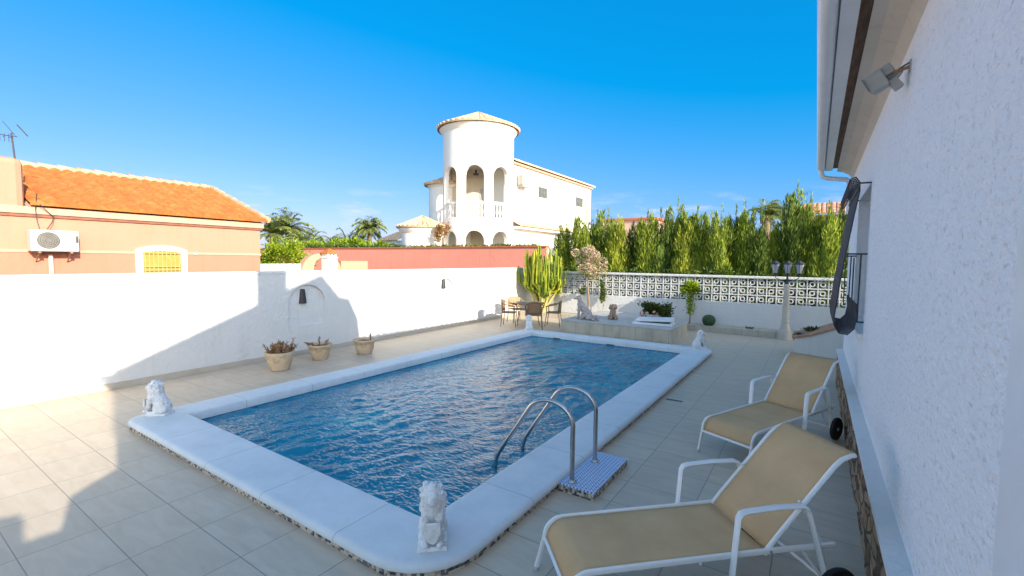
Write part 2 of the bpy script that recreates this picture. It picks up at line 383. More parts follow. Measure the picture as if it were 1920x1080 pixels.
M['darkmetal'] = speckle('dark_metal', (0.03, 0.03, 0.032), (0.05, 0.05, 0.052), rough=0.4, bump=0.05)
M['greymetal'] = speckle('grey_lamp_housing', (0.30, 0.30, 0.29), (0.38, 0.38, 0.36), rough=0.45, bump=0.1)
M['rust'] = speckle('weathered_wood', (0.20, 0.12, 0.07), (0.34, 0.22, 0.13), scale=20, rough=0.8, bump=0.4)
M['frost'] = speckle('frosted_lamp_glass', (0.33, 0.34, 0.36), (0.42, 0.43, 0.45), rough=0.2, bump=0, spec=0.5)
M['lenslamp'] = speckle('floodlight_glass', (0.16, 0.20, 0.20), (0.24, 0.28, 0.27), rough=0.08, bump=0, spec=0.6)
M['yellowbar'] = speckle('yellow_bars', (0.42, 0.33, 0.10), (0.48, 0.38, 0.14), rough=0.5, bump=0)
M['yellow'] = speckle('yellow_shutter', (0.30, 0.23, 0.05), (0.38, 0.30, 0.075), scale=12, rough=0.6, bump=0.1)
M['terracotta'] = speckle('terracotta_coping', (0.34, 0.17, 0.10), (0.50, 0.30, 0.19), scale=9, rough=0.85, bump=0.5)
M['wood'] = None
def woodmat():
    n = NT('brown_timber_trim'); f = n.noise(6, 6, n.co('World', (6, 0.7, 6)), 0.7)
    n.col(n.ramp(f, [(0.3, (0.07, 0.035, 0.02)), (0.6, (0.17, 0.09, 0.05)), (0.8, (0.26, 0.16, 0.09))])); n.set(Roughness=0.75); n.bump(f, 0.4, 0.004); return n.m
M['wood'] = woodmat()
def stonemat():
    n = NT('rustic_stone_cladding'); co = n.co('World', (1.0, 1.0, 2.2))
    vo = n.n('ShaderNodeTexVoronoi'); vo.inputs['Scale'].default_value = 4.5; n.l(co, vo.inputs['Vector'])
    ve = n.n('ShaderNodeTexVoronoi', feature='DISTANCE_TO_EDGE'); ve.inputs['Scale'].default_value = 4.5; n.l(co, ve.inputs['Vector'])
    f = n.noise(9, 7, n.co('World', (1, 1, 3)), 0.7)
    sp = n.n('ShaderNodeSeparateColor'); n.l(vo.outputs['Color'], sp.inputs[0])
    c = n.ramp(n.math('ADD', n.math('MULTIPLY', f, 0.6), n.math('MULTIPLY', sp.outputs[0], 0.4)), [(0.3, (0.13, 0.085, 0.05)), (0.5, (0.30, 0.20, 0.12)), (0.75, (0.45, 0.34, 0.23))])
    e = n.n('ShaderNodeMapRange'); e.inputs[1].default_value = 0.02; e.inputs[2].default_value = 0.09; n.l(ve.outputs['Distance'], e.inputs[0])
    c = n.mix(e.outputs[0], (0.09, 0.065, 0.045), c); n.col(c); n.set(Roughness=0.85)
    b = n.bump(e.outputs[0], 0.8, 0.03); n.bump(f, 0.7, 0.03, b); return n.m
M['stone'] = stonemat()
def leafmat(name, cols, rough=0.55, scale=1.5, trans=0.25):
    n = NT(name); r = n.n('ShaderNodeNewGeometry').outputs['Random Per Island']; f = n.noise(scale, 3, n.co('World'), 0.6)
    n.col(n.ramp(n.math('ADD', n.math('MULTIPLY', r, 0.45), n.math('MULTIPLY', f, 0.55)), cols)); n.set(Roughness=rough)
    tr = n.n('ShaderNodeBsdfTranslucent'); ms = n.n('ShaderNodeMixShader'); ms.inputs[0].default_value = trans
    n.l(n.b.inputs['Base Color'].links[0].from_socket, tr.inputs['Color'])
    n.l(n.b.outputs[0], ms.inputs[1]); n.l(tr.outputs[0], ms.inputs[2]); n.l(ms.outputs[0], n.t.nodes['Material Output'].inputs[0])
    return n.m
M['cypress'] = leafmat('cypress_foliage', [(0.25, (0.07, 0.12, 0.014)), (0.5, (0.19, 0.26, 0.022)), (0.75, (0.40, 0.46, 0.05))])
M['cypress_y'] = leafmat('golden_cypress_foliage', [(0.25, (0.14, 0.19, 0.016)), (0.5, (0.36, 0.40, 0.03)), (0.75, (0.58, 0.58, 0.08))])
M['cypress_d'] = leafmat('dark_cypress_foliage', [(0.25, (0.035, 0.065, 0.012)), (0.5, (0.09, 0.145, 0.018)), (0.75, (0.22, 0.29, 0.04))])
M['palm'] = leafmat('palm_frond', [(0.25, (0.13, 0.17, 0.04)), (0.5, (0.26, 0.32, 0.08)), (0.8, (0.42, 0.46, 0.17))], trans=0.4)
M['palmtrunk'] = speckle('palm_bark', (0.12, 0.08, 0.05), (0.28, 0.20, 0.13), scale=14, rough=0.9, bump=1.0, bscale=20, bdist=0.05)
M['hedge'] = leafmat('clipped_hedge_leaf', [(0.25, (0.035, 0.07, 0.012)), (0.5, (0.08, 0.13, 0.02)), (0.8, (0.18, 0.24, 0.04))])
M['shrub'] = leafmat('bright_shrub_leaf', [(0.25, (0.08, 0.15, 0.008)), (0.5, (0.20, 0.29, 0.012)), (0.8, (0.38, 0.45, 0.03))])
M['cactus'] = leafmat('candelabra_cactus', [(0.25, (0.06, 0.11, 0.012)), (0.5, (0.19, 0.25, 0.016)), (0.78, (0.48, 0.45, 0.03))], rough=0.5, scale=3.0, trans=0.05)
M['barrel'] = speckle('barrel_cactus_skin', (0.03, 0.07, 0.03), (0.07, 0.12, 0.05), scale=20, rough=0.6, bump=0.4)
M['bark'] = speckle('grey_brown_bark', (0.18, 0.12, 0.08), (0.32, 0.24, 0.17), scale=20, rough=0.9, bump=0.8)
M['petal'] = leafmat('pink_cream_petal', [(0.25, (0.55, 0.26, 0.24)), (0.5, (0.72, 0.47, 0.38)), (0.8, (0.80, 0.70, 0.55))], scale=1.2)
M['succulent'] = leafmat('dried_succulent_leaf', [(0.2, (0.12, 0.14, 0.03)), (0.45, (0.34, 0.20, 0.06)), (0.7, (0.36, 0.15, 0.09)), (0.85, (0.42, 0.26, 0.12))], scale=9)
M['darkleaf'] = leafmat('dark_bowl_leaf', [(0.25, (0.02, 0.045, 0.012)), (0.5, (0.06, 0.09, 0.015)), (0.8, (0.16, 0.15, 0.04))])
M['dull'] = speckle('dark_interior', (0.05, 0.05, 0.055), (0.08, 0.08, 0.085), rough=0.5, bump=0)
M['winglass'] = speckle('window_glass', (0.10, 0.12, 0.14), (0.16, 0.18, 0.20), rough=0.06, bump=0, spec=0.6)
M['beigein'] = speckle('warm_inner_wall', (0.50, 0.43, 0.34), (0.56, 0.50, 0.42), scale=2, bump=0.1)
# ================================================================== SETTING
g = MB(); g.add([(-600,-300,-0.25),(600,-300,-0.25),(600,1200,-0.25),(-600,1200,-0.25)], [(0,1,2,3)])
tag(g.build('ground', M['dirt']), kind='structure')
PX0, PX1, PY0, PY1 = -6.42, -2.36, 2.43, 10.65          # pool opening
OX0, OX1, OY0, OY1 = -6.87, -1.84, 1.90, 11.05          # coping outline
g = MB()
for (a, b, c, d) in ((-9.6, PX0-.1, -6, 16), (PX1+.1, 6, -6, 16), (PX0-.1, PX1+.1, -6, PY0-.1), (PX0-.1, PX1+.1, PY1+.1, 16)):
    g.add([(a,c,0),(b,c,0),(b,d,0),(a,d,0)], [(0,1,2,3)])
tag(g.build('terrace_floor', M['deck']), kind='structure')
g = MB(); NX, NY = 235, 475; vs = []
rng = np.random.RandomState(4); waves = []
for k in range(46):
    lam = 0.085*(1.9**rng.uniform(0, 2.4)); an = R_(-15)+rng.normal(0, 0.75); waves.append((2*PI/lam*math.cos(an), 2*PI/lam*math.sin(an), rng.uniform(0, 2*PI), 0.0052*lam*rng.uniform(0.5, 1.2)))
gx, gy = np.meshgrid(np.linspace(PX0-.02, PX1+.02, NX+1), np.linspace(PY0-.02, PY1+.02, NY+1), indexing='ij')
hz_ = np.zeros_like(gx); calm = 0.72+0.42*np.sin(gx*0.9+gy*0.55+0.8)*np.sin(gy*0.8-gx*0.5)
wob = 0.25*np.sin(gx*1.7+gy*0.6)+0.25*np.sin(gy*1.3-gx*0.7+2)
for kx, ky, ph, am in waves: hz_ += am*np.sin(kx*(gx+0.4*wob)+ky*(gy+0.4*wob)+ph)*(0.75+0.5*np.sin(0.6*kx*0.3*gx-0.2*ky*gy+ph))
vs = np.stack([gx, gy, hz_*calm*1.25-0.02], -1).reshape(-1, 3).tolist()
g.add(vs, [(i*(NY+1)+j, (i+1)*(NY+1)+j, (i+1)*(NY+1)+j+1, i*(NY+1)+j+1) for i in range(NX) for j in range(NY)])
tag(g.build('water', M['water'], smooth=180, fixn=False), kind='structure')

# ---- swimming pool
def rr(d, radii=(0.22, 0.50, 0.28, 0.22), n=7):
    x0, x1, y0, y1 = OX0+d, OX1-d, OY0+d, OY1-d; out = []
    for (cx_, cy_, sx, sy, a0), r in zip(((x0,y0,1,1,PI), (x1,y0,-1,1,1.5*PI), (x1,y1,-1,-1,0), (x0,y1,1,-1,0.5*PI)), radii):
        r = max(r-d, 0.02); c0 = (cx_+sx*r, cy_+sy*r)
        for k in range(n):
            a = a0+0.5*PI*k/(n-1); out.append((c0[0]+r*math.cos(a), c0[1]+r*math.sin(a)))
    return out
def inner(d, n=7):
    x0, x1, y0, y1 = PX0-d, PX1+d, PY0-d, PY1+d
    return [p for p in ((x0,y0),(x1,y0),(x1,y1),(x0,y1)) for k in range(n)]
def loft(loops):
    m = MB(); n = len(loops[0])
    vs = [p for L in loops for p in L]
    m.add(vs, [(i*n+k, i*n+(k+1) % n, (i+1)*n+(k+1) % n, (i+1)*n+k) for i in range(len(loops)-1) for k in range(n)])
    return m
pool = thing('swimming_pool', 'rectangular swimming pool with raised pale stone coping and deep blue water', 'swimming pool', ((PX0+PX1)/2, (PY0+PY1)/2, 0))
loops = [[(x,y,z) for x,y in rr(d)] for d, z in ((0.03,0.046),(0.0,0.050),(-0.004,0.068),(0.004,0.088),(0.022,0.102),(0.05,0.106))]
loops += [[(x,y,z) for x,y in inner(d)] for d, z in ((0.035,0.106),(0.012,0.101),(0.0,0.085),(0.0,-0.01))]
loft(loops).build('coping', M['coping'], pool, smooth=50, world=True, fixn=False)
loft([[(x,y,z) for x,y in rr(0.014)] for z in (0.0, 0.047)]).build('edge_mosaic_band', M['edge_mosaic'], pool, world=True, fixn=False)
b = MB(); x0, x1, y0, y1 = PX0-.004, PX1+.004, PY0-.004, PY1+.004
for (p, q) in (((x0,y0),(x1,y0)), ((x1,y0),(x1,y1)), ((x1,y1),(x0,y1)), ((x0,y1),(x0,y0))):
    b.add([(p[0],p[1],0.0),(q[0],q[1],0.0),(q[0],q[1],-0.6),(p[0],p[1],-0.6)], [(0,1,2,3)])
b.build('pool_wall', M['basin'], pool, world=True)
for sx in (-5.65, -4.15):
    MB().bx(sx-.10, sx+.10, PY1-.006, PY1+.02, -0.03, 0.008).build('skimmer_slot', M['dull'], pool, world=True)

# ---- left boundary wall with arched niches
LW = thing('boundary_wall', 'long white rendered garden wall with three arched niches along the left of the pool', 'garden wall', (-8.76, -3.0, 0), 0.03)
def local_t(y): return (y+3.0)/math.cos(0.03)
Ltot = 18.3
niches = [local_t(1.05), local_t(5.68), local_t(10.2)]
b = MB(); b.bx(-0.26, -0.055, 0, Ltot, -0.2, 1.72)
hw, zb, zs = 0.44, 0.62, 1.08
t = 0
for nc in niches:
    b.bx(-0.055, 0, t, nc-hw, -0.2, 1.72); t = nc+hw
    b.bx(-0.055, 0, nc-hw, nc+hw, -0.2, zb)
    arc = [(nc-hw, 1.72), (nc-hw, zs)]+[(nc-hw*math.cos(PI*k/14), zs+hw*0.92*math.sin(PI*k/14)) for k in range(1, 14)]+[(nc+hw, zs), (nc+hw, 1.72)]
    b.prism(arc, -0.055, 0, 'x')
b.bx(-0.055, 0, t, Ltot, -0.2, 1.72)
b.build('wall_body', M['white'], LW)
MB().bx(-0.275, 0.012, -0.05, Ltot, 1.72, 1.775).build('wall_cap', M['white'], LW, bevel=0.012)
MB().bx(0.0, 0.014, 0, Ltot, 0, 0.10).build('skirting_tiles', speckle('skirting_tile', (0.42, 0.37, 0.30), (0.50, 0.45, 0.37), scale=3, rough=0.5, bump=0.05), LW, bevel=0.004)
# wall lamps in the niches
rot = Matrix.Rotation(0.03, 3, 'Z')
def wall_lamp(nc, zc, label):
    p = rot @ Vector((-0.055, nc, zc))+LW.location
    t_ = thing('wall_lamp', label, 'wall lamp', p, 0.03, 'lamps in the arched wall niches')
    prof = [(0.045, 0.17), (0.052, 0.165), (0.085, -0.13), (0.075, -0.135)]
    m = MB(); vs = []
    n = 12
    for r, z in prof:
        for k in range(n+1):
            a = -PI/2+PI*k/n; vs.append((r*math.cos(a)*0.9+0.004, r*math.sin(a), z))
    fs = [(i*(n+1)+k, i*(n+1)+k+1, (i+1)*(n+1)+k+1, (i+1)*(n+1)+k) for i in range(len(prof)-1) for k in range(n)]
    fs.append(tuple(range(n+1))); m.add(vs, fs)
    m.build('shade', M['darkmetal'], t_, smooth=35)
    MB().bx(0, 0.012, -0.04, 0.04, -0.10, 0.14).build('wall_plate', M['darkmetal'], t_, bevel=0.004)
wall_lamp(niches[0], 1.22, 'dark half-cone wall lamp in the niche at the left picture edge')
wall_lamp(niches[1]-.08, 1.22, 'dark half-cone wall lamp in the shaded middle niche above the clay pots')
wall_lamp(niches[2]-.05, 1.33, 'grey half-cone wall lamp in the sunlit niche nearest the patio table')

# ---- far wall with breeze blocks
FW = thing('breeze_block_wall', 'low white wall topped with three rows of patterned white breeze blocks', 'garden wall', (-9.3, 15.0, 0))
MB().bx(0, 10.4, 0, 0.16, -0.2, 0.86).build('wall_base', M['white'], FW)
MB().bx(-0.02, 10.42, -0.03, 0.19, 1.60, 1.665).build('wall_cap', M['white'], FW, bevel=0.01)
b = MB(); cw = 0.2455; n_c = int(10.3/cw)
def ring(b, cx_, cz_, ro, ri, y0, y1, sq=0.0, seg=12):
    vs = []
    for rad in (ro, ri):
        for yy in (y0, y1):
            for k in range(seg):
                a = 2*PI*k/seg+PI/seg
                # superellipse ring
                ca, sa = math.cos(a), math.sin(a); q = (abs(ca)**3+abs(sa)**3)**(-1/3)
                vs.append((cx_+rad*q*ca, yy, cz_+rad*q*sa))
    fs = []
    for k in range(seg):
        l = (k+1) % seg
        fs += [(k, l, 2*seg+l, 2*seg+k), (k, seg+k, seg+l, l), (2*seg+k, 2*seg+l, 3*seg+l, 3*seg+k), (seg+k, 3*seg+k, 3*seg+l, seg+l)]
    b.add(vs, fs)
for i in range(n_c):
    for j in range(3):
        x = 0.02+i*cw; z = 0.86+j*0.2467; cxx = x+cw/2; czz = z+0.1233
        th = 0.020 if i % 2 else 0.026
        b.bx(x, x+th, 0.03, 0.13, z, z+0.2467); b.bx(x+cw-0.014, x+cw, 0.034, 0.126, z, z+0.2467)
        b.bx(x+th, x+cw-0.014, 0.032, 0.128, z, z+0.015); b.bx(x+th, x+cw-0.014, 0.031, 0.129, z+0.2317, z+0.2467)
        ring(b, cxx, czz, 0.068, 0.040, 0.042, 0.118)
        s = 1 if (i+j) % 2 else -1
        s = 1 if i % 2 else -1
        # two opposite quarter arcs from ring to frame corners
        for sg in (1, -1):
            pts = [(cxx+sg*s*(0.115-0.075*math.cos(a)), 0.08, czz+sg*(0.115-0.075*math.sin(a))) for a in [0.5*PI*k/5 for k in range(6)]]
            b.tube(pts, 0.017, 5, flat=(1.0, 1.0))
b.build('breeze_blocks', M['white'], FW)
# ---- raised planters
PB = thing('raised_planter_bench', 'long low tiled bench running along the foot of the breeze-block wall', 'raised bed', (-9.2, 14.35, 0))
MB().bx(0, 9.1, 0, 0.65, 0, 0.17).build('bench_body', M['bedtile'], PB, bevel=0.006)
BX = thing('raised_tiled_bed', 'raised beige tiled platform behind the pool carrying the dog statues', 'raised bed', (-5.95, 11.45, 0))
MB().bx(0, 3.03, 0, 1.75, 0, 0.37).bx(0, 2.45, 1.75, 2.9, 0, 0.37).build('tiled_body', M['bedtile'], BX)
MB().prism([(-.015, -.015), (3.045, -.015), (3.045, 1.765), (2.465, 1.765), (2.465, 2.9), (-.015, 2.9)], 0.37, 0.40, 'z').build('tiled_top', speckle('pale_bed_top', (0.38, 0.38, 0.36), (0.47, 0.46, 0.42), scale=3, rough=0.5, bump=0.1, kind='World'), BX, bevel=0.008)
LP = thing('low_planter_wall', 'low white wall with sloping terracotta coping beside the house', 'garden wall', (-0.32, 11.4, 0))
LP_poly = [(0, 0), (0, 0.45), (0.28, 0.52), (0.64, 0.68), (1.6, 1.05), (1.6, 0)]
MB().prism(LP_poly, 0, 0.9, 'y').build('wall_body', M['white'], LP)
cap = [(-0.04, 0.455), (-0.04, 0.495), (0.27, 0.565), (0.63, 0.73), (1.6, 1.10), (1.6, 1.06), (0.64, 0.69), (0.28, 0.53), (0, 0.455)]
MB().prism(cap, -0.03, 0.93, 'y').build('terracotta_coping', M['terracotta'], LP)

# ================================================================== THE HOUSE ON THE RIGHT
H = thing('white_house', 'white stucco house wall with eave, gutter and window grille filling the right of the picture', 'house', (0.45, 5.0, 0))
b = MB()
wy0, wy1, wz0, wz1 = 6.22, 7.95, 1.30, 2.92
HY0, HY1, HT = -0.14, 9.85, 3.66
b.bx(0.45, 0.75, HY0, wy0, 0.55, HT); b.bx(0.45, 0.75, wy1, HY1, 0.55, HT); b.bx(0.45, 0.75, wy0, wy1, 0.55, wz0); b.bx(0.45, 0.75, wy0, wy1, wz1, HT)
b.bx(0.75, 9.5, HY0, HY1, -0.2, HT); b.bx(0.45, 0.75, HY0, HY1, -0.2, 0.55)
b.build('wall', M['stucco'], H, world=True)
MB().bx(0.425, 0.45, 0.9, 1.70, 0, HT).build('door_surround', M['paint'], H, world=True, bevel=0.01)
# stone plinth with rough face
b = MB(); ny, nz = 120, 9; vs = []
for i in range(ny+1):
    for j in range(nz+1):
        y = 1.72+(HY1-1.72)*i/ny; z = 0.53*j/nz
        d = mnoise.noise(Vector((y*3.1, z*6, 2.0)))*0.022+mnoise.noise(Vector((y*9, z*14, 7.0)))*0.012
        vs.append((0.362-d*0.8, y, z))
b.add(vs, [(i*(nz+1)+j, (i+1)*(nz+1)+j, (i+1)*(nz+1)+j+1, i*(nz+1)+j+1) for i in range(ny) for j in range(nz)])
b.bx(0.37, 0.449, 1.72, HY1, 0, 0.53)
b.build('stone_cladding', M['stone'], H, world=True, fixn=False)
MB().add([(0.352, 1.72, 0.515), (0.352, HY1+.01, 0.515), (0.352, HY1+.01, 0.55), (0.352, 1.72, 0.55), (0.455, 1.72, 0.515), (0.455, HY1+.01, 0.515), (0.455, HY1+.01, 0.565), (0.455, 1.72, 0.565)],
         [(0,1,2,3),(3,2,6,7),(0,4,5,1),(0,3,7,4),(1,5,6,2)]).build('plinth_ledge', M['white'], H, world=True)
# eave: cornice, timber, soffit board, gutter
cov = [(0.45, 3.50), (0.40, 3.58), (0.30, 3.64), (0.225, 3.655), (0.225, 3.73), (0.45, 3.73)]
MB().prism(cov, -0.1, HY1, 'y').build('cornice', M['cream'], H, world=True)
MB().bx(0.155, 0.225, -0.1, HY1-.25, 3.672, 3.74).build('timber_trim', M['wood'], H, world=True)
MB().bx(0.055, 0.155, -0.1, HY1-.2, 3.645, 3.70).build('soffit_board', M['paint'], H, world=True)
gp = [(0.055+0.062*math.cos(a)-0.062, 3.70+0.075*math.sin(a)) for a in [PI+PI*k/8 for k in range(9)]]
gp = [(-0.065, 3.715)]+gp+[(0.055, 3.715)]+[(0.05, 3.715)]+[(0.055+0.056*math.cos(a)-0.061, 3.70+0.068*math.sin(a)) for a in [2*PI-PI*k/8 for k in range(9)]]
b = MB().prism(gp, -0.1, HY1-.35, 'y'); b.bx(-0.066, 0.054, HY1-.352, HY1-.345, 3.63, 3.712)
b.build('gutter', M['paint'], H, world=True, smooth=40)
dp = [(0.0, HY1-.42, 3.66), (0.0, HY1-.42, 3.58), (0.02, HY1-.41, 3.52), (0.08, HY1-.4, 3.49), (0.36, HY1-.3, 3.46), (0.40, HY1-.22, 3.42), (0.41, HY1-.12, 3.3), (0.41, HY1-.12, 2.9)]
MB().tube(dp, 0.038, 10).build('downpipe', M['paint'], H, world=True, smooth=True)
# roof (tiles) above the eave
def tile_sheet(mb, fn, L, Hh, tw=0.22, course=0.33, tmax=None, tmin=None, amp=0.045):
    """fn(s,t,h)->point ; barrel tiles across s, courses up t, edge lip"""
    ns = max(2, int(round(L/tw)))*4; nc = max(1, int(round(Hh/course)))
    for i in range(ns):
        s0, s1 = L*i/ns, L*(i+1)/ns
        def hh(s):
            ph = (s/(L/(ns//4))) % 1.0
            return amp*abs(math.sin(PI*ph))**0.8
        h0, h1 = hh(s0), hh(s1) if (i+1) % 4 else 0.0
        if i % 4 == 0: h0 = 0.0
        a0 = tmin(s0) if tmin else 0; a1 = tmin(s1) if tmin else 0
        m0 = tmax(s0) if tmax else Hh; m1 = tmax(s1) if tmax else Hh
        if max(m0, m1) <= 0.02: continue
        vs = []; fs = []
        # lip
        vs += [fn(s0, a0, -0.02), fn(s1, a1, -0.02), fn(s1, a1, h1+0.018), fn(s0, a0, h0+0.018)]; fs.append((0,1,2,3))
        for c in range(nc):
            t0, t1 = Hh*c/nc, Hh*(c+1)/nc
            if t0 >= max(m0, m1): break
            b0, b1 = min(t1, m0), min(t1, m1); c0, c1 = min(t0, m0), min(t0, m1)
            o = len(vs)
            vs += [fn(s0, c0, h0+0.018), fn(s1, c1, h1+0.018), fn(s1, b1, h1), fn(s0, b0, h0)]; fs.append((o,o+1,o+2,o+3))
            if t1 < min(m0, m1):
                vs += [fn(s1, b1, h1+0.018), fn(s0, b0, h0+0.018)]; fs.append((o+3,o+2,o+4,o+5))
        mb.add(vs, fs)
def plane_fn(A, B, up):
    A = Vector(A); B = Vector(B); e = (B-A).normalized(); u = Vector(up); u = (u-e*u.dot(e)).normalized(); n = e.cross(u)
    if n.z < 0: n = -n
    return (lambda s, t, h: A+e*s+u*t+n*h), (B-A).length
b = MB(); fn, L = plane_fn((-0.035, 9.9, 3.76), (-0.035, -0.22, 3.76), (5, 0, 1.55)); tile_sheet(b, fn, L, 5.3)
fn, L = plane_fn((10.1, -0.22, 3.76), (10.1, 9.9, 3.76), (-5, 0, 1.55)); tile_sheet(b, fn, L, 5.3)
b.prism([(0.0, 3.735), (5.03, 5.28), (10.05, 3.735)], -0.19, 9.87, 'y')
b.build('tiled_roof', M['tan'], H, world=True, fixn=False)
# added unseen gable and chimney, outline shaped to cast the stepped left-wall shadow
prof = [(-0.45, 4.47), (1.75, 5.36), (2.38, 5.64), (3.19, 5.93), (3.64, 5.42), (3.90, 5.37), (4.15, 4.87), (4.22, 4.3), (4.22, 3.8), (-0.14, 3.8), (-0.14, 4.1)]
b = MB(); vs = []
for d in (0, 3.0):
    vs += [(1.5+d, y+SUN_B*d*1.0, z) for y, z in prof]
n_ = len(prof)
b.add(vs, [tuple(range(n_-1, -1, -1)), tuple(range(n_, 2*n_))]+[(i, (i+1) % n_, n_+(i+1) % n_, n_+i) for i in range(n_)])
b.build('shadow_gable', M['stucco'], H, world=True)
b = MB(); b.bx(1.5, 2.0, 1.77, 2.26, 5.2, 6.9); b.bx(1.45, 2.05, 1.73, 2.30, 6.9, 7.0); b.build('chimney', M['stucco'], H, world=True)
# window in the recess
W = MB(); W.bx(0.56, 0.62, wy0+.005, wy1-.005, wz0+.005, wz0+.07); W.bx(0.56, 0.62, wy0+.005, wy1-.005, wz1-.07, wz1-.005)
for yy in (wy0+.005, (wy0+wy1)/2-.04, wy1-.085): W.bx(0.562, 0.622, yy, yy+.08, wz0+.07, wz1-.07)
win = W.build('window', M['paint'], H, world=True)
MB().bx(0.585, 0.60, wy0+.08, wy1-.08, wz0+.07, wz1-.07).build('pane', M['winglass'], win, world=H)
MB().bx(0.40, 0.56, wy0-.05, wy1+.05, wz0-.05, wz0-.004).build('window_sill', M['paint'], H, world=True, bevel=0.008)
# pot-bellied iron grille: repeated bars
GR = thing('window_grille', 'dark iron pot-bellied window grille standing out from the house wall', 'window grille', (0.45, 6.2, 0))
prof = [(0.375, 1.62), (0.385, 1.46), (0.365, 1.34), (0.31, 1.275), (0.24, 1.285), (0.195, 1.36), (0.185, 1.47), (0.22, 1.85), (0.27, 2.25), (0.315, 2.60), (0.35, 2.84), (0.345, 2.93), (0.31, 2.985), (0.265, 2.965), (0.245, 2.89), (0.262, 2.82), (0.29, 2.82)]
for k in range(13):
    y = 6.2+k*0.142
    MB().tube([(x, y, z) for x, z in prof], 0.0085, 6).build('bar', M['iron'], GR, world=True, smooth=True)
for (x, z) in ((0.222, 1.87), (0.345, 2.86), (0.20, 1.40)):
    MB().bx(x-.012, x+.004, 6.18, 7.93, z-.012, z+.012).build('cross_rail', M['iron'], GR, world=True)
for y in (6.21, 7.91):
    for z, x in ((2.92, 0.35), (2.16, 0.26), (1.42, 0.37)):
        MB().tube([(x, y, z), (0.455, y, z)], 0.009, 6).build('wall_bracket', M['iron'], GR, world=True)
    MB().tube([(0.335, y, 2.12), (0.335, y, 1.5)], 0.007, 6).build('upright', M['iron'], GR, world=True)
    MB().tube([(0.395, y, 2.16), (0.39, y, 1.42)], 0.008, 6).build('upright', M['iron'], GR, world=True)
# unseen block added behind the house to shade the breeze-block wall and terrace
AN = thing('shadow_block', 'unseen white block added behind the house to shade the breeze-block wall', 'house', (3.5, 14.0, 0))
b = MB(); pr = [(1.05, 0), (1.05, 2.72), (1.25, 2.85), (2.8, 3.62), (9.0, 3.80), (9.0, 0)]
b.prism(pr, 9.9, 13.17, 'y'); b.build('wall', M['white2'], AN, world=True)
# floodlight on its wooden arm
FL = thing('floodlight', 'grey rectangular floodlight with motion sensor on a wall arm', 'floodlight', (0.45, 3.95, 3.33))
b = MB(); b.box((0.29, 4.02, 3.285), (0.11, 0.15, 0.12), rz=R_(-18), ry=R_(-25), rx=R_(12)); b.box((0.335, 4.02, 3.335), (0.09, 0.13, 0.07), rz=R_(-18), ry=R_(-25)); b.build('housing', M['greymetal'], FL, world=True, bevel=0.008)
b = MB(); b.box((0.233, 4.005, 3.262), (0.006, 0.125, 0.095), rz=R_(-18), ry=R_(-25), rx=R_(12)); b.build('glass', M['lenslamp'], FL, world=True)
MB().tube([(0.455, 3.93, 3.325), (0.34, 3.98, 3.315)], 0.011, 8).build('arm', M['rust'], FL, world=True)
MB().tube([(0.45, 3.95, 3.36), (0.42, 3.955, 3.345), (0.39, 3.97, 3.33)], 0.005, 6).build('cable', M['darkmetal'], FL, world=True)
b = MB(); b.box((0.385, 3.99, 3.245), (0.05, 0.055, 0.075), ry=R_(-35)); b.tube([(0.385, 3.99, 3.28), (0.41, 3.97, 3.32)], 0.012, 8); b.build('sensor', M['greymetal'], FL, world=True, bevel=0.006)
MB().box((0.449, 3.94, 3.33), (0.012, 0.07, 0.07)).build('wall_plate', M['greymetal'], FL, world=True, bevel=0.004)
# unseen wall added at the house corner, top notched to shape the terrace shadow
GW = thing('shadow_wall', 'unseen white wall added behind the viewer to shape the terrace shadow', 'garden wall', (0.5, -2.0, 0))
gwp = [(-0.14, 0), (-0.14, 2.44), (-0.47, 2.30), (-0.49, 2.06), (-0.70, 2.07), (-0.76, 2.28), (-0.87, 2.30), (-3.4, 2.30), (-3.4, 0)]
MB().prism(gwp, 0.5, 0.62, 'x').build('wall', M['white'], GW, world=True)
# ================================================================== POOL LADDER AND ITS STEP
PL = thing('mosaic_step', 'small blue and white mosaic step beside the pool under the ladder feet', 'step', (-1.68, 3.96, 0))
MB().bx(-1.836, -1.50, 3.55, 4.38, 0.0, 0.058).build('step_side', M['edge_mosaic'], PL, world=True)
MB().bx(-1.834, -1.497, 3.547, 4.383, 0.058, 0.072).build('step_top', M['platform'], PL, world=True, bevel=0.004)
LD = thing('pool_ladder', 'stainless steel pool ladder with two arched handrails', 'pool ladder', (-1.74, 3.9, 0))
for y in (3.63, 4.14):
    pts = [(-1.745, y, 0.072), (-1.745, y, 0.58)]
    for k in range(0, 13):
        a = PI*k/14
        pts.append((-1.985+0.24*math.cos(a)*1.0, y, 0.58+0.19*math.sin(a)))
    pts += [(-2.36, y, 0.42), (-2.50, y, 0.22), (-2.585, y, 0.08), (-2.60, y, -0.10), (-2.60, y, -0.5)]
    # smooth it
    for _ in range(2):
        q = [Vector(pts[0])]
        for a, b_ in zip(pts[:-1], pts[1:]):
            a, b_ = Vector(a), Vector(b_); q += [a*0.75+b_*0.25, a*0.25+b_*0.75]
        q.append(Vector(pts[-1])); pts = q
    MB().tube(pts, 0.0215, 12).build('handrail', M['steel'], LD, world=True, smooth=True)
    MB().lathe((-1.745, y, 0.072), [(0.045, 0), (0.045, 0.006), (0.026, 0.022), (0.022, 0.022)], 16).build('foot_flange', M['steel'], LD, world=True, smooth=True)
for z in (-0.12, -0.4):
    MB().bx(-2.66, -2.58, 3.63, 4.14, z, z+0.03).build('rung', M['steel'], LD, world=True)

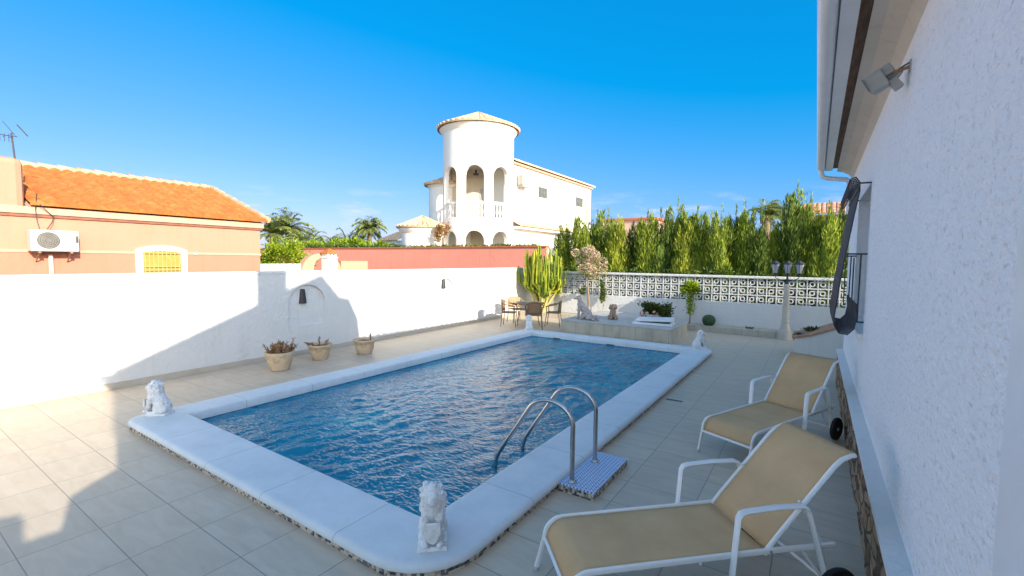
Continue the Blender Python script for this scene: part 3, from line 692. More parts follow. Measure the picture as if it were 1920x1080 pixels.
# ================================================================== STATUES (voxel-joined bodies)
def cap_(b, p, q, r0, r1, n=5):
    p, q = Vector(p), Vector(q)
    for k in range(n+1):
        t = k/n; b.ball(p.lerp(q, t), r0+(r1-r0)*t, 10, 7)
def blob(b, name, mat, parent, voxel, disp=0.0, dscale=0.05):
    o = b.build(name, mat, parent, smooth=True, fixn=False)
    m = o.modifiers.new('remesh', 'REMESH'); m.mode = 'VOXEL'; m.voxel_size = voxel; m.use_smooth_shade = True
    m = o.modifiers.new('smooth', 'SMOOTH'); m.iterations = 1; m.factor = 0.5
    if disp:
        tx = bpy.data.textures.new(name+'_tex', 'CLOUDS'); tx.noise_scale = dscale
        m = o.modifiers.new('displace', 'DISPLACE'); m.texture = tx; m.strength = disp; m.mid_level = 0.5
    return o
def lion(loc, rz, label):
    t = thing('lion_statue', label, 'statue', loc, rz, 'white lion statues on the pool corners')
    b = MB()
    for s in (1, -1):
        b.ball((-0.055, s*0.052, 0.085), (0.085, 0.048, 0.075))       # haunch
        cap_(b, (-0.02, s*0.075, 0.04), (0.06, s*0.075, 0.03), 0.026, 0.022)
        cap_(b, (0.055, s*0.045, 0.22), (0.095, s*0.048, 0.05), 0.032, 0.024)
        b.ball((0.115, s*0.048, 0.045), (0.036, 0.026, 0.02))
        b.ball((0.012, s*0.052, 0.395), (0.018, 0.014, 0.02))          # ears
        b.ball((0.085, s*0.024, 0.362), 0.011, 8, 6)
    cap_(b, (-0.065, 0, 0.10), (0.0, 0, 0.22), 0.088, 0.078)
    cap_(b, (0.0, 0, 0.20), (0.03, 0, 0.28), 0.078, 0.072)
    b.ball((0.02, 0, 0.315), (0.078, 0.082, 0.10))                      # mane
    b.ball((0.012, 0, 0.25), (0.085, 0.085, 0.085))
    b.ball((0.055, 0, 0.345), (0.05, 0.05, 0.055)); b.ball((0.105, 0, 0.33), (0.034, 0.032, 0.028)); b.ball((0.095, 0, 0.305), (0.028, 0.026, 0.018))
    b.ball((0.03, 0, 0.41), (0.03, 0.035, 0.02))
    cap_(b, (-0.13, 0, 0.05), (-0.10, 0.09, 0.045), 0.02, 0.016)
    for k in range(26):
        a = random.uniform(-2.4, 2.4); z = random.uniform(0.2, 0.39)
        b.ball((0.012+0.07*math.cos(a+PI)*0.9, 0.076*math.sin(a+PI), z), random.uniform(0.014, 0.024), 8, 5)
    blob(b, 'lion_body', M['statue'], t, 0.0058, 0.016, 0.018)
    MB().box((-0.005, 0, 0.014), (0.27, 0.20, 0.028), top=0.95).build('plinth', M['statue'], t, bevel=0.006)
    m = MB(); m.prism([(-0.055, 0.20), (0.055, 0.20), (0.055, 0.12), (0.03, 0.07), (0, 0.05), (-0.03, 0.07), (-0.055, 0.12)], 0.118, 0.137, 'x')
    m.build('shield', M['statue'], t, bevel=0.006)
    return t
z_c = 0.106
lion((-2.13, 2.25, z_c), R_(-48), 'white stone lion holding a shield on the nearest pool corner')
lion((-6.69, 2.20, z_c), R_(-142), 'white stone lion on the left near pool corner beside the sunlit paving')
lion((-2.13, 10.86, z_c), R_(38), 'white stone lion on the far right pool corner')
lion((-6.62, 10.83, z_c), R_(135), 'white stone lion on the far left pool corner in front of the patio chairs')
def dog_big():
    t = thing('dog_statue', 'tall grey seated dog statue on the raised bed', 'statue', (-5.50, 11.92, 0.40), R_(200)); b = MB()
    b.ball((-0.12, 0, 0.14), (0.16, 0.13, 0.14))
    cap_(b, (-0.13, 0, 0.16), (0.06, 0, 0.42), 0.125, 0.10, 7)
    cap_(b, (0.06, 0, 0.42), (0.09, 0, 0.56), 0.085, 0.062)
    b.ball((0.115, 0, 0.61), (0.075, 0.06, 0.065)); cap_(b, (0.15, 0, 0.60), (0.235, 0, 0.575), 0.042, 0.026)
    for s in (1, -1):
        cap_(b, (0.09, s*0.055, 0.36), (0.12, s*0.06, 0.04), 0.05, 0.028, 7); b.ball((0.145, s*0.06, 0.022), (0.055, 0.032, 0.024))
        cap_(b, (-0.10, s*0.10, 0.12), (0.02, s*0.115, 0.05), 0.07, 0.035); b.ball((0.04, s*0.115, 0.025), (0.06, 0.034, 0.026))
        cap_(b, (0.085, s*0.045, 0.655), (0.075, s*0.05, 0.705), 0.022, 0.008)
    cap_(b, (-0.24, 0, 0.06), (-0.38, 0.06, 0.03), 0.035, 0.02)
    blob(b, 'dog_body', M['dogstone'], t, 0.011, 0.014, 0.05)
dog_big()
def pup_log():
    t = thing('lying_dog_statue', 'grey lying dog figure with curled tail beside the tall dog statue', 'statue', (-5.17, 11.80, 0.40), R_(-20)); b = MB()
    cap_(b, (-0.12, 0, 0.075), (0.12, 0, 0.075), 0.075, 0.062); b.ball((0.17, 0, 0.12), (0.06, 0.05, 0.05)); cap_(b, (0.2, 0, 0.12), (0.25, 0, 0.105), 0.03, 0.022)
    for s in (1, -1):
        cap_(b, (0.08, s*0.055, 0.04), (0.2, s*0.06, 0.022), 0.03, 0.02); cap_(b, (-0.12, s*0.06, 0.05), (-0.02, s*0.08, 0.025), 0.045, 0.022)
        cap_(b, (0.15, s*0.04, 0.16), (0.135, s*0.055, 0.125), 0.016, 0.012)
    cap_(b, (-0.18, 0, 0.06), (-0.22, 0.08, 0.11), 0.024, 0.014)
    blob(b, 'dog_body', M['dogstone'], t, 0.009, 0.012, 0.04)
pup_log()
def puppy():
    t = thing('puppy_statue', 'small brown seated puppy statue on the raised bed', 'statue', (-4.79, 12.42, 0.40), R_(-60)); b = MB()
    b.ball((-0.05, 0, 0.09), (0.11, 0.11, 0.09)); cap_(b, (-0.04, 0, 0.10), (0.02, 0, 0.27), 0.10, 0.078)
    b.ball((0.035, 0, 0.36), (0.088, 0.085, 0.08)); b.ball((0.11, 0, 0.335), (0.048, 0.042, 0.034))
    for s in (1, -1):
        cap_(b, (0.045, s*0.05, 0.24), (0.085, s*0.055, 0.04), 0.04, 0.03); b.ball((0.105, s*0.055, 0.024), (0.045, 0.034, 0.026))
        cap_(b, (-0.02, s*0.095, 0.07), (0.05, s*0.11, 0.035), 0.052, 0.034); cap_(b, (0.03, s*0.075, 0.41), (0.035, s*0.10, 0.31), 0.026, 0.03)
    cap_(b, (-0.14, 0, 0.04), (-0.19, 0.07, 0.05), 0.024, 0.014)
    blob(b, 'puppy_body', M['pupstone'], t, 0.010, 0.012, 0.04)
puppy()

# ================================================================== LOUNGERS
def lounger():
    t = thing('sun_lounger', 'white framed sun lounger with tan mesh reclined beside the house in the foreground', 'sun lounger', (0,0,0), 0, 'tan sun loungers by the house wall')
    W2 = 0.275
    HX, RX, TX, TZ = 1.22, 1.66, 1.72, 0.90
    def arc(c, r, a0, a1, n, y): return [(c[0]+r*math.cos(a), y, c[1]+r*math.sin(a)) for a in [a0+(a1-a0)*k/n for k in range(n+1)]]
    for s in (1, -1):
        y = s*W2
        pts = [(-0.055, y, 0.012), (0.0, y, 0.22)]+arc((0.115, 0.235), 0.112, R_(172), R_(90), 6, y)+[(0.5, y, 0.352), (HX, y, 0.36), (RX, y, 0.355)]
        MB().tube(pts, 0.0165, 8, flat=(1.15, 0.85)).build('side_rail', M['paintw'], t, smooth=True)
        MB().tube([(-0.057, y, 0.0), (-0.053, y, 0.022)], 0.02, 8).build('foot_cap', M['greyplastic'], t)
        # backrest tube
        bp = [(HX-0.03, y*0.97, 0.335), (HX+0.05, y*0.97, 0.43), (HX+0.42, y*0.97, 0.835), (HX+0.47, y*0.97, 0.875), (HX+0.53, y*0.97, 0.895), (HX+0.56, y*0.97, 0.895)]
        MB().tube(bp, 0.0145, 8).build('back_rail', M['paintw'], t, smooth=True)
        # arm with front and rear leg, wide flat tube
        ya = s*(W2+0.032)
        ap = [(0.94, ya, 0.0), (0.985, ya, 0.60), (1.0, ya, 0.622), (1.03, ya, 0.63), (1.22, ya, 0.64), (1.39, ya, 0.635), (1.425, ya, 0.618), (1.445, ya, 0.585), (1.60, ya, 0.12)]
        MB().tube(ap, 0.020, 8, flat=(0.65, 1.2)).build('arm_frame', M['paintw'], t, smooth=True)
        # strut from rail to backrest
        MB().tube([(1.60, y*0.93, 0.35), (1.42, y*0.93, 0.635)], 0.009, 6).build('recline_strut', M['paintw'], t, smooth=True)
        MB().tube([(1.44, y*0.93, 0.35), (1.62, y*0.93, 0.12)], 0.009, 6).build('brace', M['paintw'], t, smooth=True)
        # wheel
        wy = s*(W2+0.075)
        w_ = MB(); w_.lathe((1.62, wy, 0.13), [(0.108, -0.016), (0.126, -0.017), (0.132, -0.008), (0.132, 0.008), (0.126, 0.017), (0.108, 0.016)], 28, rot=Matrix.Rotation(PI/2, 3, 'X'))
        wh = w_.build('wheel', M['rubber'], t, smooth=True)
        h_ = MB(); h_.lathe((1.62, wy, 0.13), [(0.022, -0.022), (0.022, 0.022)], 12, rot=Matrix.Rotation(PI/2, 3, 'X'))
        n = 28; vs = []
        for rad in (0.110, 0.096):
            for dy in (-0.008, 0.008):
                vs += [(1.62+rad*math.cos(2*PI*k/n), wy+dy, 0.13+rad*math.sin(2*PI*k/n)) for k in range(n)]
        h_.add(vs, [f for k in range(n) for f in ((k, (k+1) % n, 2*n+(k+1) % n, 2*n+k), (n+k, 3*n+k, 3*n+(k+1) % n, n+(k+1) % n), (2*n+k, 2*n+(k+1) % n, 3*n+(k+1) % n, 3*n+k))])
        for k in range(9):
            a = 2*PI*k/9; h_.tube([(1.62+0.02*math.cos(a), wy, 0.13+0.02*math.sin(a)), (1.62+0.102*math.cos(a), wy, 0.13+0.102*math.sin(a))], 0.0055, 5)
        h_.build('hub', M['greyplastic'], wh)
    MB().tube([(0.0, -W2, 0.215), (0.0, W2, 0.215)], 0.013, 8).build('foot_bar', M['paintw'], t, smooth=True)
    MB().tube([(1.62, -W2-0.07, 0.13), (1.62, W2+0.07, 0.13)], 0.010, 8).build('axle', M['paintw'], t, smooth=True)
    MB().tube([(HX+0.555, -W2*0.97, 0.895), (HX+0.555, W2*0.97, 0.895)], 0.0145, 8).build('top_bar', M['paintw'], t, smooth=True)
    MB().tube([(0.78, -W2, 0.325), (0.78, W2, 0.325)], 0.010, 6).build('cross_bar', M['paintw'], t, smooth=True)
    def sheet(path, name):
        b = MB(); nW = 12; nn = len(path); vs = []
        for i, (x, z) in enumerate(path):
            for k in range(nW+1):
                u = k/nW*2-1; sag = 0.012*(1-u*u)*(1 if 0 < i < nn-1 else 0)
                vs.append((x, u*(W2-0.008), z-sag))
        b.add(vs, [(i*(nW+1)+k, i*(nW+1)+k+1, (i+1)*(nW+1)+k+1, (i+1)*(nW+1)+k) for i in range(nn-1) for k in range(nW)])
        o = b.build(name, M['sling'], t, smooth=60, fixn=False); m = o.modifiers.new('solid', 'SOLIDIFY'); m.thickness = 0.003; m.offset = 0
    seat = [(0.008, 0.225), (0.018, 0.27), (0.04, 0.305), (0.075, 0.335), (0.115, 0.35)]+[(0.115+(HX-0.115-0.02)*k/14, 0.352+0.008*k/14) for k in range(1, 15)]
    sheet(seat, 'seat_sling')
    back = [(HX-0.012, 0.362), (HX+0.05, 0.437)]+[(HX+0.05+0.37*k/8, 0.437+0.405*k/8) for k in range(1, 9)]+[(HX+0.47, 0.884), (HX+0.52, 0.905), (HX+0.56, 0.911)]
    sheet(back, 'back_sling')
    for s in (1, -1): MB().lathe((HX, s*(W2+0.014), 0.36), [(0.009, -0.004), (0.009, 0.004)], 8, rot=Matrix.Rotation(PI/2, 3, 'X')).build('hinge_bolt', M['greymetal'], t)
    return t
L1 = lounger(); L1.location = (-1.235, 2.37, 0); L1.rotation_euler = (0, 0, math.atan2(0.687, 0.727))
L2 = dup(L1, (-0.71, 5.12, 0), math.atan2(0.912, 0.410), 'white framed sun lounger with tan mesh farther along by the low planter wall')
DR = thing('floor_drain', 'small dark slot drain in the paving beside the pool coping', 'drain', (-1.66, 6.9, 0))
MB().bx(-1.80, -1.55, 6.86, 6.93, 0.001, 0.005).build('drain_frame', M['greymetal'], DR, world=True)
MB().bx(-1.79, -1.56, 6.87, 6.92, 0.005, 0.007).build('drain_slot', M['darkmetal'], DR, world=True)

# ================================================================== LEAF HELPERS
def leaf(b, p, d, L, wd, nrm=None, bend=0.0):
    d = d.normalized(); s_ = d.cross(nrm if nrm is not None else Vector((random.gauss(0,1), random.gauss(0,1), random.gauss(0,1))))
    if s_.length < 1e-4: s_ = d.orthogonal()
    s_.normalize(); n = s_.cross(d)
    b.add([p, p+d*L*0.45+s_*wd/2-n*bend*0.3, p+d*L-n*bend, p+d*L*0.45-s_*wd/2-n*bend*0.3], [(0, 1, 2, 3)])
def rnd_dir(): 
    v = Vector((random.gauss(0,1), random.gauss(0,1), random.gauss(0,1))); return v.normalized()
def leaf_cloud(b, c, r, n, L, wd, up=0.3, shell=0.55, clumps=0):
    c = Vector(c); cl = [(c+Vector((random.uniform(-1,1)*r[0], random.uniform(-1,1)*r[1], random.uniform(-1,1)*r[2]))*0.75) for _ in range(clumps)]
    for _ in range(n):
        if cl:
            q = random.choice(cl); p = q+Vector((random.gauss(0, r[0]*0.22), random.gauss(0, r[1]*0.22), random.gauss(0, r[2]*0.22)))
        else:
            v = rnd_dir()*(shell+(1-shell)*random.random()); p = c+Vector((v.x*r[0], v.y*r[1], v.z*r[2]))
        d = (p-c).normalized()+rnd_dir()*0.7+Vector((0, 0, up))
        leaf(b, p, d, L*random.uniform(0.6, 1.3), wd*random.uniform(0.7, 1.3), None, L*0.15)

# ================================================================== CLAY POTS
def pot(loc, prof, label, plant):
    t = thing('clay_pot', label, 'plant pot', loc, random.random(), 'clay pots along the left wall')
    r0, r1, h = prof
    if plant == 0: P_ = [(r0*0.9, 0), (r0, 0.01), (r0+0.55*(r1-r0), h*0.45), (r1*0.97, h*0.80), (r1*0.97, h*0.82), (r1*1.02, h*0.84), (r1*1.03, h*0.98), (r1*1.0, h), (r1*0.9, h), (r1*0.87, h*0.88)]
    else: P_ = [(r0*0.92, 0), (r0, 0.012), (r0+0.5*(r1-r0), h*0.42), (r1*0.83, h*0.68), (r1*0.86, h*0.72), (r1*0.93, h*0.76), (r1*0.99, h*0.88), (r1*1.04, h*0.90), (r1*1.04, h*0.99), (r1*1.0, h), (r1*0.92, h), (r1*0.88, h*0.88)]
    MB().lathe((0,0,0), P_, 36, ripple=lambda a, z: 0.006*math.sin(3*a+z*9)).build('pot_body', M['pot'], t, smooth=35)
    b = MB(); b.lathe((0,0,0), [(r1*0.885, h*0.85), (r1*0.5, h*0.90), (0.01, h*0.91)], 24); b.build('soil', M['soil'], t, smooth=True)
    b = MB(); st = MB()
    if plant == 0:
        for k in range(30):
            a = random.uniform(0, 2*PI); rr_ = r1*0.8*math.sqrt(random.random()); p = Vector((rr_*math.cos(a), rr_*math.sin(a), h*0.9))
            hh = random.uniform(0.07, 0.17) if k > 5 else random.uniform(0.16, 0.26)
            tip = p+Vector((random.gauss(0, 0.035)+p.x*0.25, random.gauss(0, 0.035)+p.y*0.25, hh))
            st.tube([p, p.lerp(tip, 0.5)+Vector((random.gauss(0, .01), random.gauss(0, .01), 0)), tip], [0.008, 0.006, 0.005], 5)
            for j in range(26):
                q = p.lerp(tip, 0.15+0.9*random.random()); leaf(b, q, rnd_dir()+Vector((0,0,0.9)), random.uniform(0.035, 0.075), 0.016)
    else:
        for k in range(plant):
            a = random.uniform(0, 2*PI); p = Vector((r1*0.5*math.cos(a), r1*0.5*math.sin(a), h*0.9))
            out = Vector((math.cos(a+0.6), math.sin(a+0.6), 0.25)); pts = [p, p+out*0.05+Vector((0,0,0.03)), p+out*0.12+Vector((0,0,0.02)), p+out*0.17+Vector((0,0,0.03))]
            if k == 0: pts = [p, p+Vector((0.03, -0.02, 0.06)), p+Vector((0.05, -0.05, 0.11)), p+Vector((0.08, -0.07, 0.16))]
            st.tube(pts, [0.016, 0.013, 0.012, 0.009], 6)
            for j in range(16):
                q = Vector(random.choice(pts[1:])); leaf(b, q, rnd_dir()+Vector((0,0,0.4)), random.uniform(0.03, 0.06), 0.018)
    st.build('stem', M['bark'], t); b.build('leaves', M['succulent'], t, fixn=False)
pot((-8.10, 4.54, 0), (0.155, 0.245, 0.34), 'clay pot crowded with reddish dried succulents, nearest of the three', 0)
pot((-8.32, 5.50, 0), (0.145, 0.235, 0.31), 'whitish clay pot with a few dried stems, middle of the three', 6)
pot((-8.06, 6.39, 0), (0.155, 0.235, 0.315), 'clay pot with one small dead stem, farthest of the three', 1)

# ================================================================== PATIO TABLE AND CHAIRS
def chair(loc, rz, label, m2):
    t = thing('patio_armchair', label, 'chair', loc, rz, 'wicker armchairs round the patio table')
    for sx in (1, -1):
        for sy in (1, -1):
            x0_, y0_ = (0.20 if sx > 0 else -0.18), sy*0.215
            top = (0.205, sy*0.25, 0.64) if sx > 0 else (-0.215, sy*0.20, 0.76)
            MB().tube([(x0_*1.22, y0_*1.12, 0.0), (x0_, y0_, 0.42), top], 0.0125, 7).build('leg', M['bronze'], t, smooth=True)
    MB().box((0, 0, 0.43), (0.42, 0.42, 0.035)).build('seat', M['rattan'], t, bevel=0.014)
    b = MB(); vs = []; n = 12
    for i in range(n+1):
        u = -1+2*i/n
        for j in range(7):
            z = 0.47+0.33*j/6; x = -0.20-0.03*(j/6)+0.045*u*u; vs.append((x, u*0.21, z+0.015*(1-u*u)*(j == 6)))
    b.add(vs, [(i*7+j, (i+1)*7+j, (i+1)*7+j+1, i*7+j+1) for i in range(n) for j in range(6)])
    o = b.build('backrest', m2, t, smooth=60, fixn=False); m = o.modifiers.new('solid', 'SOLIDIFY'); m.thickness = 0.02; m.offset = 0
    pts = [(0.215, -0.255, 0.63), (0.1, -0.275, 0.66), (-0.1, -0.27, 0.70), (-0.20, -0.21, 0.775), (-0.235, -0.1, 0.81), (-0.245, 0, 0.82), (-0.235, 0.1, 0.81), (-0.20, 0.21, 0.775), (-0.1, 0.27, 0.70), (0.1, 0.275, 0.66), (0.215, 0.255, 0.63)]
    MB().tube(pts, 0.017, 8).build('arm_rail', m2, t, smooth=True)
M['bronze'] = speckle('bronze_tube', (0.14, 0.09, 0.065), (0.20, 0.13, 0.095), scale=20, rough=0.45, bump=0.05)
chair((-7.93, 11.78, 0), R_(25), 'wicker armchair at the left side of the round patio table', M['rattan'])
chair((-6.98, 11.72, 0), R_(122), 'wicker armchair in front of the patio table with its back to the pool', M['rattan'])
chair((-6.80, 12.62, 0), R_(200), 'wicker armchair at the right side of the patio table', M['rattan'])
chair((-8.28, 12.75, 0), R_(-30), 'lighter wicker armchair behind the patio table against the wall', M['wicker2'])
TB = thing('patio_table', 'round glass-topped patio table with wicker rim', 'table', (-7.48, 12.2, 0))
MB().lathe((0,0,0), [(0.47, 0.715), (0.475, 0.73), (0.01, 0.731)], 32).build('table_top', M['glass'], TB, smooth=35)
MB().tube([(0.48*math.cos(2*PI*k/32), 0.48*math.sin(2*PI*k/32), 0.715) for k in range(32)], 0.02, 8, closed=True).build('rim', M['rattan'], TB, smooth=True)
for k in range(4):
    a = PI/4+PI*k/2; MB().tube([(0.36*math.cos(a), 0.36*math.sin(a), 0), (0.30*math.cos(a), 0.30*math.sin(a), 0.35), (0.40*math.cos(a), 0.40*math.sin(a), 0.71)], 0.014, 7).build('leg', M['bronze'], TB, smooth=True)
# ================================================================== PLANTS ON THE FAR BED
CA = thing('candelabra_cactus', 'tall yellow-green candelabra cactus behind the patio table in the corner', 'cactus', (-8.35, 14.55, 0.17))
b = MB(); tr = MB(); random.seed(11)
for k in range(17):
    a = 2*PI*k/17+random.uniform(-.2, .2); r0 = random.uniform(0.03, 0.14); p = Vector((r0*math.cos(a), r0*0.8*math.sin(a), 0))
    lean = random.uniform(0.15, 0.72); h1 = random.uniform(0.8, 1.15)
    q = p+Vector((math.cos(a)*lean, math.sin(a)*lean*0.45, h1))
    tr.tube([p, p.lerp(q, 0.5)+Vector((-math.cos(a)*.05, 0, 0)), q], [0.065, 0.055, 0.05], 8, star=0.72)
    for j in range(12):
        s0 = p.lerp(q, random.uniform(0.62, 1.0)); a2 = a+random.uniform(-1.5, 1.5); o = random.uniform(0.08, 0.34)
        d = Vector((math.cos(a2)*o*1.1, math.sin(a2)*o*0.6, 0)); top = random.uniform(1.35, 2.25) if random.random() < .9 else random.uniform(2.25, 2.5)
        top -= 0.35*min(1, (Vector((s0.x+d.x, s0.y+d.y, 0)).length/0.85))**2
        e = s0+d
        zt = max(top, e.z+0.35)
        pts = [s0, s0+d*0.5+Vector((0, 0, 0.03)), e+Vector((0, 0, 0.12)), Vector((e.x+random.gauss(0, .02), e.y, (e.z+zt)/2)), Vector((e.x+random.gauss(0, .04), e.y, zt-0.06)), Vector((e.x, e.y, zt))]
        b.tube(pts, [0.028, 0.034, 0.040, 0.038, 0.030, 0.008], 8, star=0.55)
        for m_ in range(7):
            z = random.uniform(0.3, 1.0); pp = Vector((e.x, e.y, e.z+0.12+(zt-e.z-0.12)*z)); leaf(b, pp+rnd_dir()*0.03, Vector((random.gauss(0,1), random.gauss(0,1), 1.2)), 0.07, 0.022)
M['cactustrunk'] = speckle('yellowed_cactus_stem', (0.34, 0.30, 0.10), (0.52, 0.46, 0.17), scale=6, rough=0.7, bump=0.4)
tr.build('trunk', M['cactustrunk'], CA, smooth=30, fixn=False); b.build('arms', M['cactus'], CA, fixn=False)
PM = thing('flowering_shrub', 'bare-stemmed shrub with pink and cream blossom heads beside the cactus', 'shrub', (-6.55, 14.62, 0.17))
b = MB(); random.seed(3)
heads = []
b.tube([(0.02, 0, 0), (0.03, 0, 0.5), (-0.02, 0, 1.05), (-0.03, 0, 1.45)], [0.045, 0.04, 0.035, 0.028], 8)
for k in range(24):
    x = random.choice((-0.42, 0.12, 0.2))+random.gauss(0, 0.17); z = random.uniform(1.45, 2.3)-abs(x)*0.12; y = random.uniform(-0.25, 0.25); heads.append(Vector((x, y, z)))
    b.tube([(-0.03, 0, 1.2+random.random()*.2), (x*0.5, y*0.5, 1.5), (x, y, z-0.05)], [0.018, 0.013, 0.009], 5)
b.build('trunk', M['bark'], PM, smooth=True)
b = MB()
for h_ in heads:
    for k in range(110): 
        d = rnd_dir(); leaf(b, h_+Vector((d.x*0.12, d.y*0.12, d.z*0.11)), d+rnd_dir()*0.5, 0.055, 0.035)
b.build('blossom', M['petal'], PM, fixn=False)
b = MB()
for h_ in heads:
    for k in range(46): leaf(b, h_+rnd_dir()*0.15+Vector((0, 0, -0.07)), rnd_dir()+Vector((0, 0, 0.1)), 0.13, 0.028)
b.build('leaves', M['palm'], PM, fixn=False)
def small_tree(loc, label, th, r, n, mat, trail=0):
    t = thing('small_tree', label, 'tree', loc); 
    MB().tube([(0,0,0), (0.015,0,th*0.5), (-0.01,0,th)], [0.022, 0.018, 0.015], 6).build('trunk', M['bark'], t, smooth=True)
    b = MB(); leaf_cloud(b, (0, 0, th+r[2]*0.7), r, n, 0.085, 0.045, clumps=9)
    for k in range(trail): leaf(b, Vector((random.gauss(0, .05), random.gauss(0, .05), random.uniform(th*0.3, th))), rnd_dir(), 0.07, 0.035)
    b.build('crown', mat, t, fixn=False); return t
small_tree((-3.17, 14.62, 0.17), 'slim potted-size tree with round yellow-green crown before the breeze blocks', 0.98, (0.20, 0.20, 0.20), 1500, M['shrub'], 420)
VN = thing('climbing_plant', 'dark green climbing plant against the breeze blocks beside the flowering shrub', 'plant', (-6.1, 14.86, 0.17))
b = MB(); leaf_cloud(b, (0, 0, 0.85), (0.10, 0.09, 0.33), 700, 0.07, 0.035, clumps=8); leaf_cloud(b, (-0.75, 0, 0.78), (0.11, 0.09, 0.11), 260, 0.06, 0.03, clumps=4); b.build('leaves', M['hedge'], VN, fixn=False)
MB().tube([(0,0,0), (0.02,0,0.5), (0,0,0.9)], 0.008, 5).build('stem', M['bark'], VN)
BC = thing('barrel_cactus', 'round dark green barrel cactus on the tiled bench', 'cactus', (-2.62, 14.62, 0.17))
MB().lathe((0,0,0), [(0.09, 0), (0.15, 0.05), (0.175, 0.13), (0.165, 0.21), (0.12, 0.28), (0.05, 0.315), (0.005, 0.318)], 64, ripple=lambda a, z: 0.10*math.cos(16*a)).build('ribbed_body', M['barrel'], BC, smooth=True)
b = MB()
for k in range(16):
    for j in range(6):
        a = 2*PI*k/16; z = 0.05+0.045*j; r = 0.18*math.sin(min(1.0, (z+0.06)/0.2)*1.4); p = Vector((r*math.cos(a)*1.02, r*math.sin(a)*1.02, z)); leaf(b, p, Vector((math.cos(a), math.sin(a), random.gauss(0, .6))), 0.03, 0.006)
b.build('spines', M['wicker2'], BC, fixn=False)
def tuft(loc, label, n, L, mat, sp=0.1):
    t = thing('small_succulent', label, 'plant', loc); b = MB()
    for k in range(n): leaf(b, Vector((random.gauss(0, sp*.5), random.gauss(0, sp*.5), 0)), Vector((random.gauss(0, 1), random.gauss(0, 1), 0.8)), L, L*0.22, None, L*0.2)
    b.build('leaves', mat, t, fixn=False); return t
tuft((-1.50, 14.6, 0.17), 'tiny dark succulent alone on the tiled bench', 40, 0.09, M['darkleaf'])
tuft((-0.25, 11.62, 0.50), 'dark tuft at the low end of the sloping terracotta coping', 50, 0.09, M['darkleaf'], 0.05)
t_ = tuft((-0.02, 12.0, 0.56), 'spiky dark succulent growing behind the sloping terracotta coping', 90, 0.15, M['darkleaf'], 0.12)
BB = thing('planted_bowl', 'white bowl overflowing with a dark green bush on the raised bed', 'plant pot', (-3.72, 12.75, 0.40))
MB().lathe((0,0,0), [(0.13, 0), (0.14, 0.02), (0.24, 0.16), (0.26, 0.2), (0.23, 0.2), (0.2, 0.16)], 28).build('bowl', M['statue'], BB, smooth=35)
b = MB(); leaf_cloud(b, (0.05, 0, 0.30), (0.36, 0.26, 0.20), 2600, 0.075, 0.04, clumps=16); b.build('leaves', M['darkleaf'], BB, fixn=False)
b = MB()
for k in range(16): 
    p = Vector((random.uniform(-0.42, 0.2), random.uniform(-0.3, -0.15), random.uniform(0.12, 0.3))); b.ball(p, (0.03, 0.03, 0.035), 8, 5)
b.build('pale_blooms', M['petal'], BB, smooth=True)
SB = thing('folded_panels', 'stack of white folded panels lying on the raised bed before the planted bowl', 'panels', (-3.52, 12.05, 0.40))
b = MB(); b.box((0, 0, 0.03), (1.02, 0.46, 0.055), rz=R_(4)); b.build('lower_panel', M['paint'], SB, bevel=0.01)
b = MB(); b.box((0.02, 0.05, 0.135), (0.92, 0.44, 0.05), rz=R_(2), ry=R_(-2.5), rx=R_(4)); b.build('upper_panel', M['paint'], SB, bevel=0.01)
MB().box((0.05, 0.03, 0.082), (0.72, 0.34, 0.045), rz=R_(3)).build('gap_shade_fill', M['dull'], SB, bevel=0.005)  # dark block put in as the shade between the panels
MB().tube([(0.5, -0.18, 0.06), (0.54, -0.1, 0.14), (0.5, 0.05, 0.17)], 0.015, 7).build('strap', M['paint'], SB, smooth=True)
# ---- lamp post
LPp = thing('lamp_post', 'cream pedestal lamp post carrying three black lanterns near the low planter wall', 'street lamp', (-0.64, 14.3, 0), R_(0))
MB().lathe((0,0,0), [(0.19, 0), (0.19, 0.035), (0.165, 0.06), (0.17, 0.10), (0.165, 0.16), (0.13, 0.26), (0.105, 0.36), (0.088, 0.44), (0.10, 0.48), (0.088, 0.51), (0.085, 0.56), (0.072, 1.28), (0.085, 1.34), (0.072, 1.38), (0.085, 1.44), (0.05, 1.49)], 28).build('pedestal', speckle('cream_post_paint', (0.46, 0.40, 0.33), (0.56, 0.50, 0.42), rough=0.6, bump=0.3), LPp, smooth=35)
MB().lathe((0,0,1.49), [(0.05, 0), (0.03, 0.06), (0.022, 0.2), (0.035, 0.24), (0.02, 0.3), (0.012, 0.36)], 14).build('iron_stem', M['darkmetal'], LPp, smooth=True)
for dx in (-0.29, 0.0, 0.27):
    if dx: MB().tube([(0, 0, 1.62), (dx*0.5, 0, 1.58), (dx*0.95, 0, 1.66), (dx, 0, 1.76)], 0.010, 6).build('arm', M['darkmetal'], LPp, smooth=True)
    ln = MB(); ln.lathe((dx, 0, 2.02), [(0.125, 0), (0.13, 0.012), (0.05, 0.075), (0.012, 0.10)], 4); ln.lathe((dx, 0, 1.77), [(0.03, -0.02), (0.055, 0.0), (0.05, 0.012)], 6)
    for k in range(4):
        a = PI/2*k; ln.tube([(dx+0.058*math.cos(a), 0.058*math.sin(a), 1.78), (dx+0.112*math.cos(a), 0.112*math.sin(a), 2.02)], 0.006, 5)
    l_ = ln.build('lantern', M['darkmetal'], LPp)
    MB().lathe((dx, 0, 1.785), [(0.050, 0), (0.100, 0.232)], 4).build('glass', M['frost'], l_)
CN = thing('garden_cane', 'thin pale green cane leaning over the breeze-block wall', 'cane', (0.22, 14.9, 1.6))
MB().tube([(0, 0, 0), (0.62, 0.05, 0.45)], 0.011, 6).build('cane', speckle('green_cane', (0.22, 0.34, 0.22), (0.3, 0.42, 0.28), bump=0), CN)

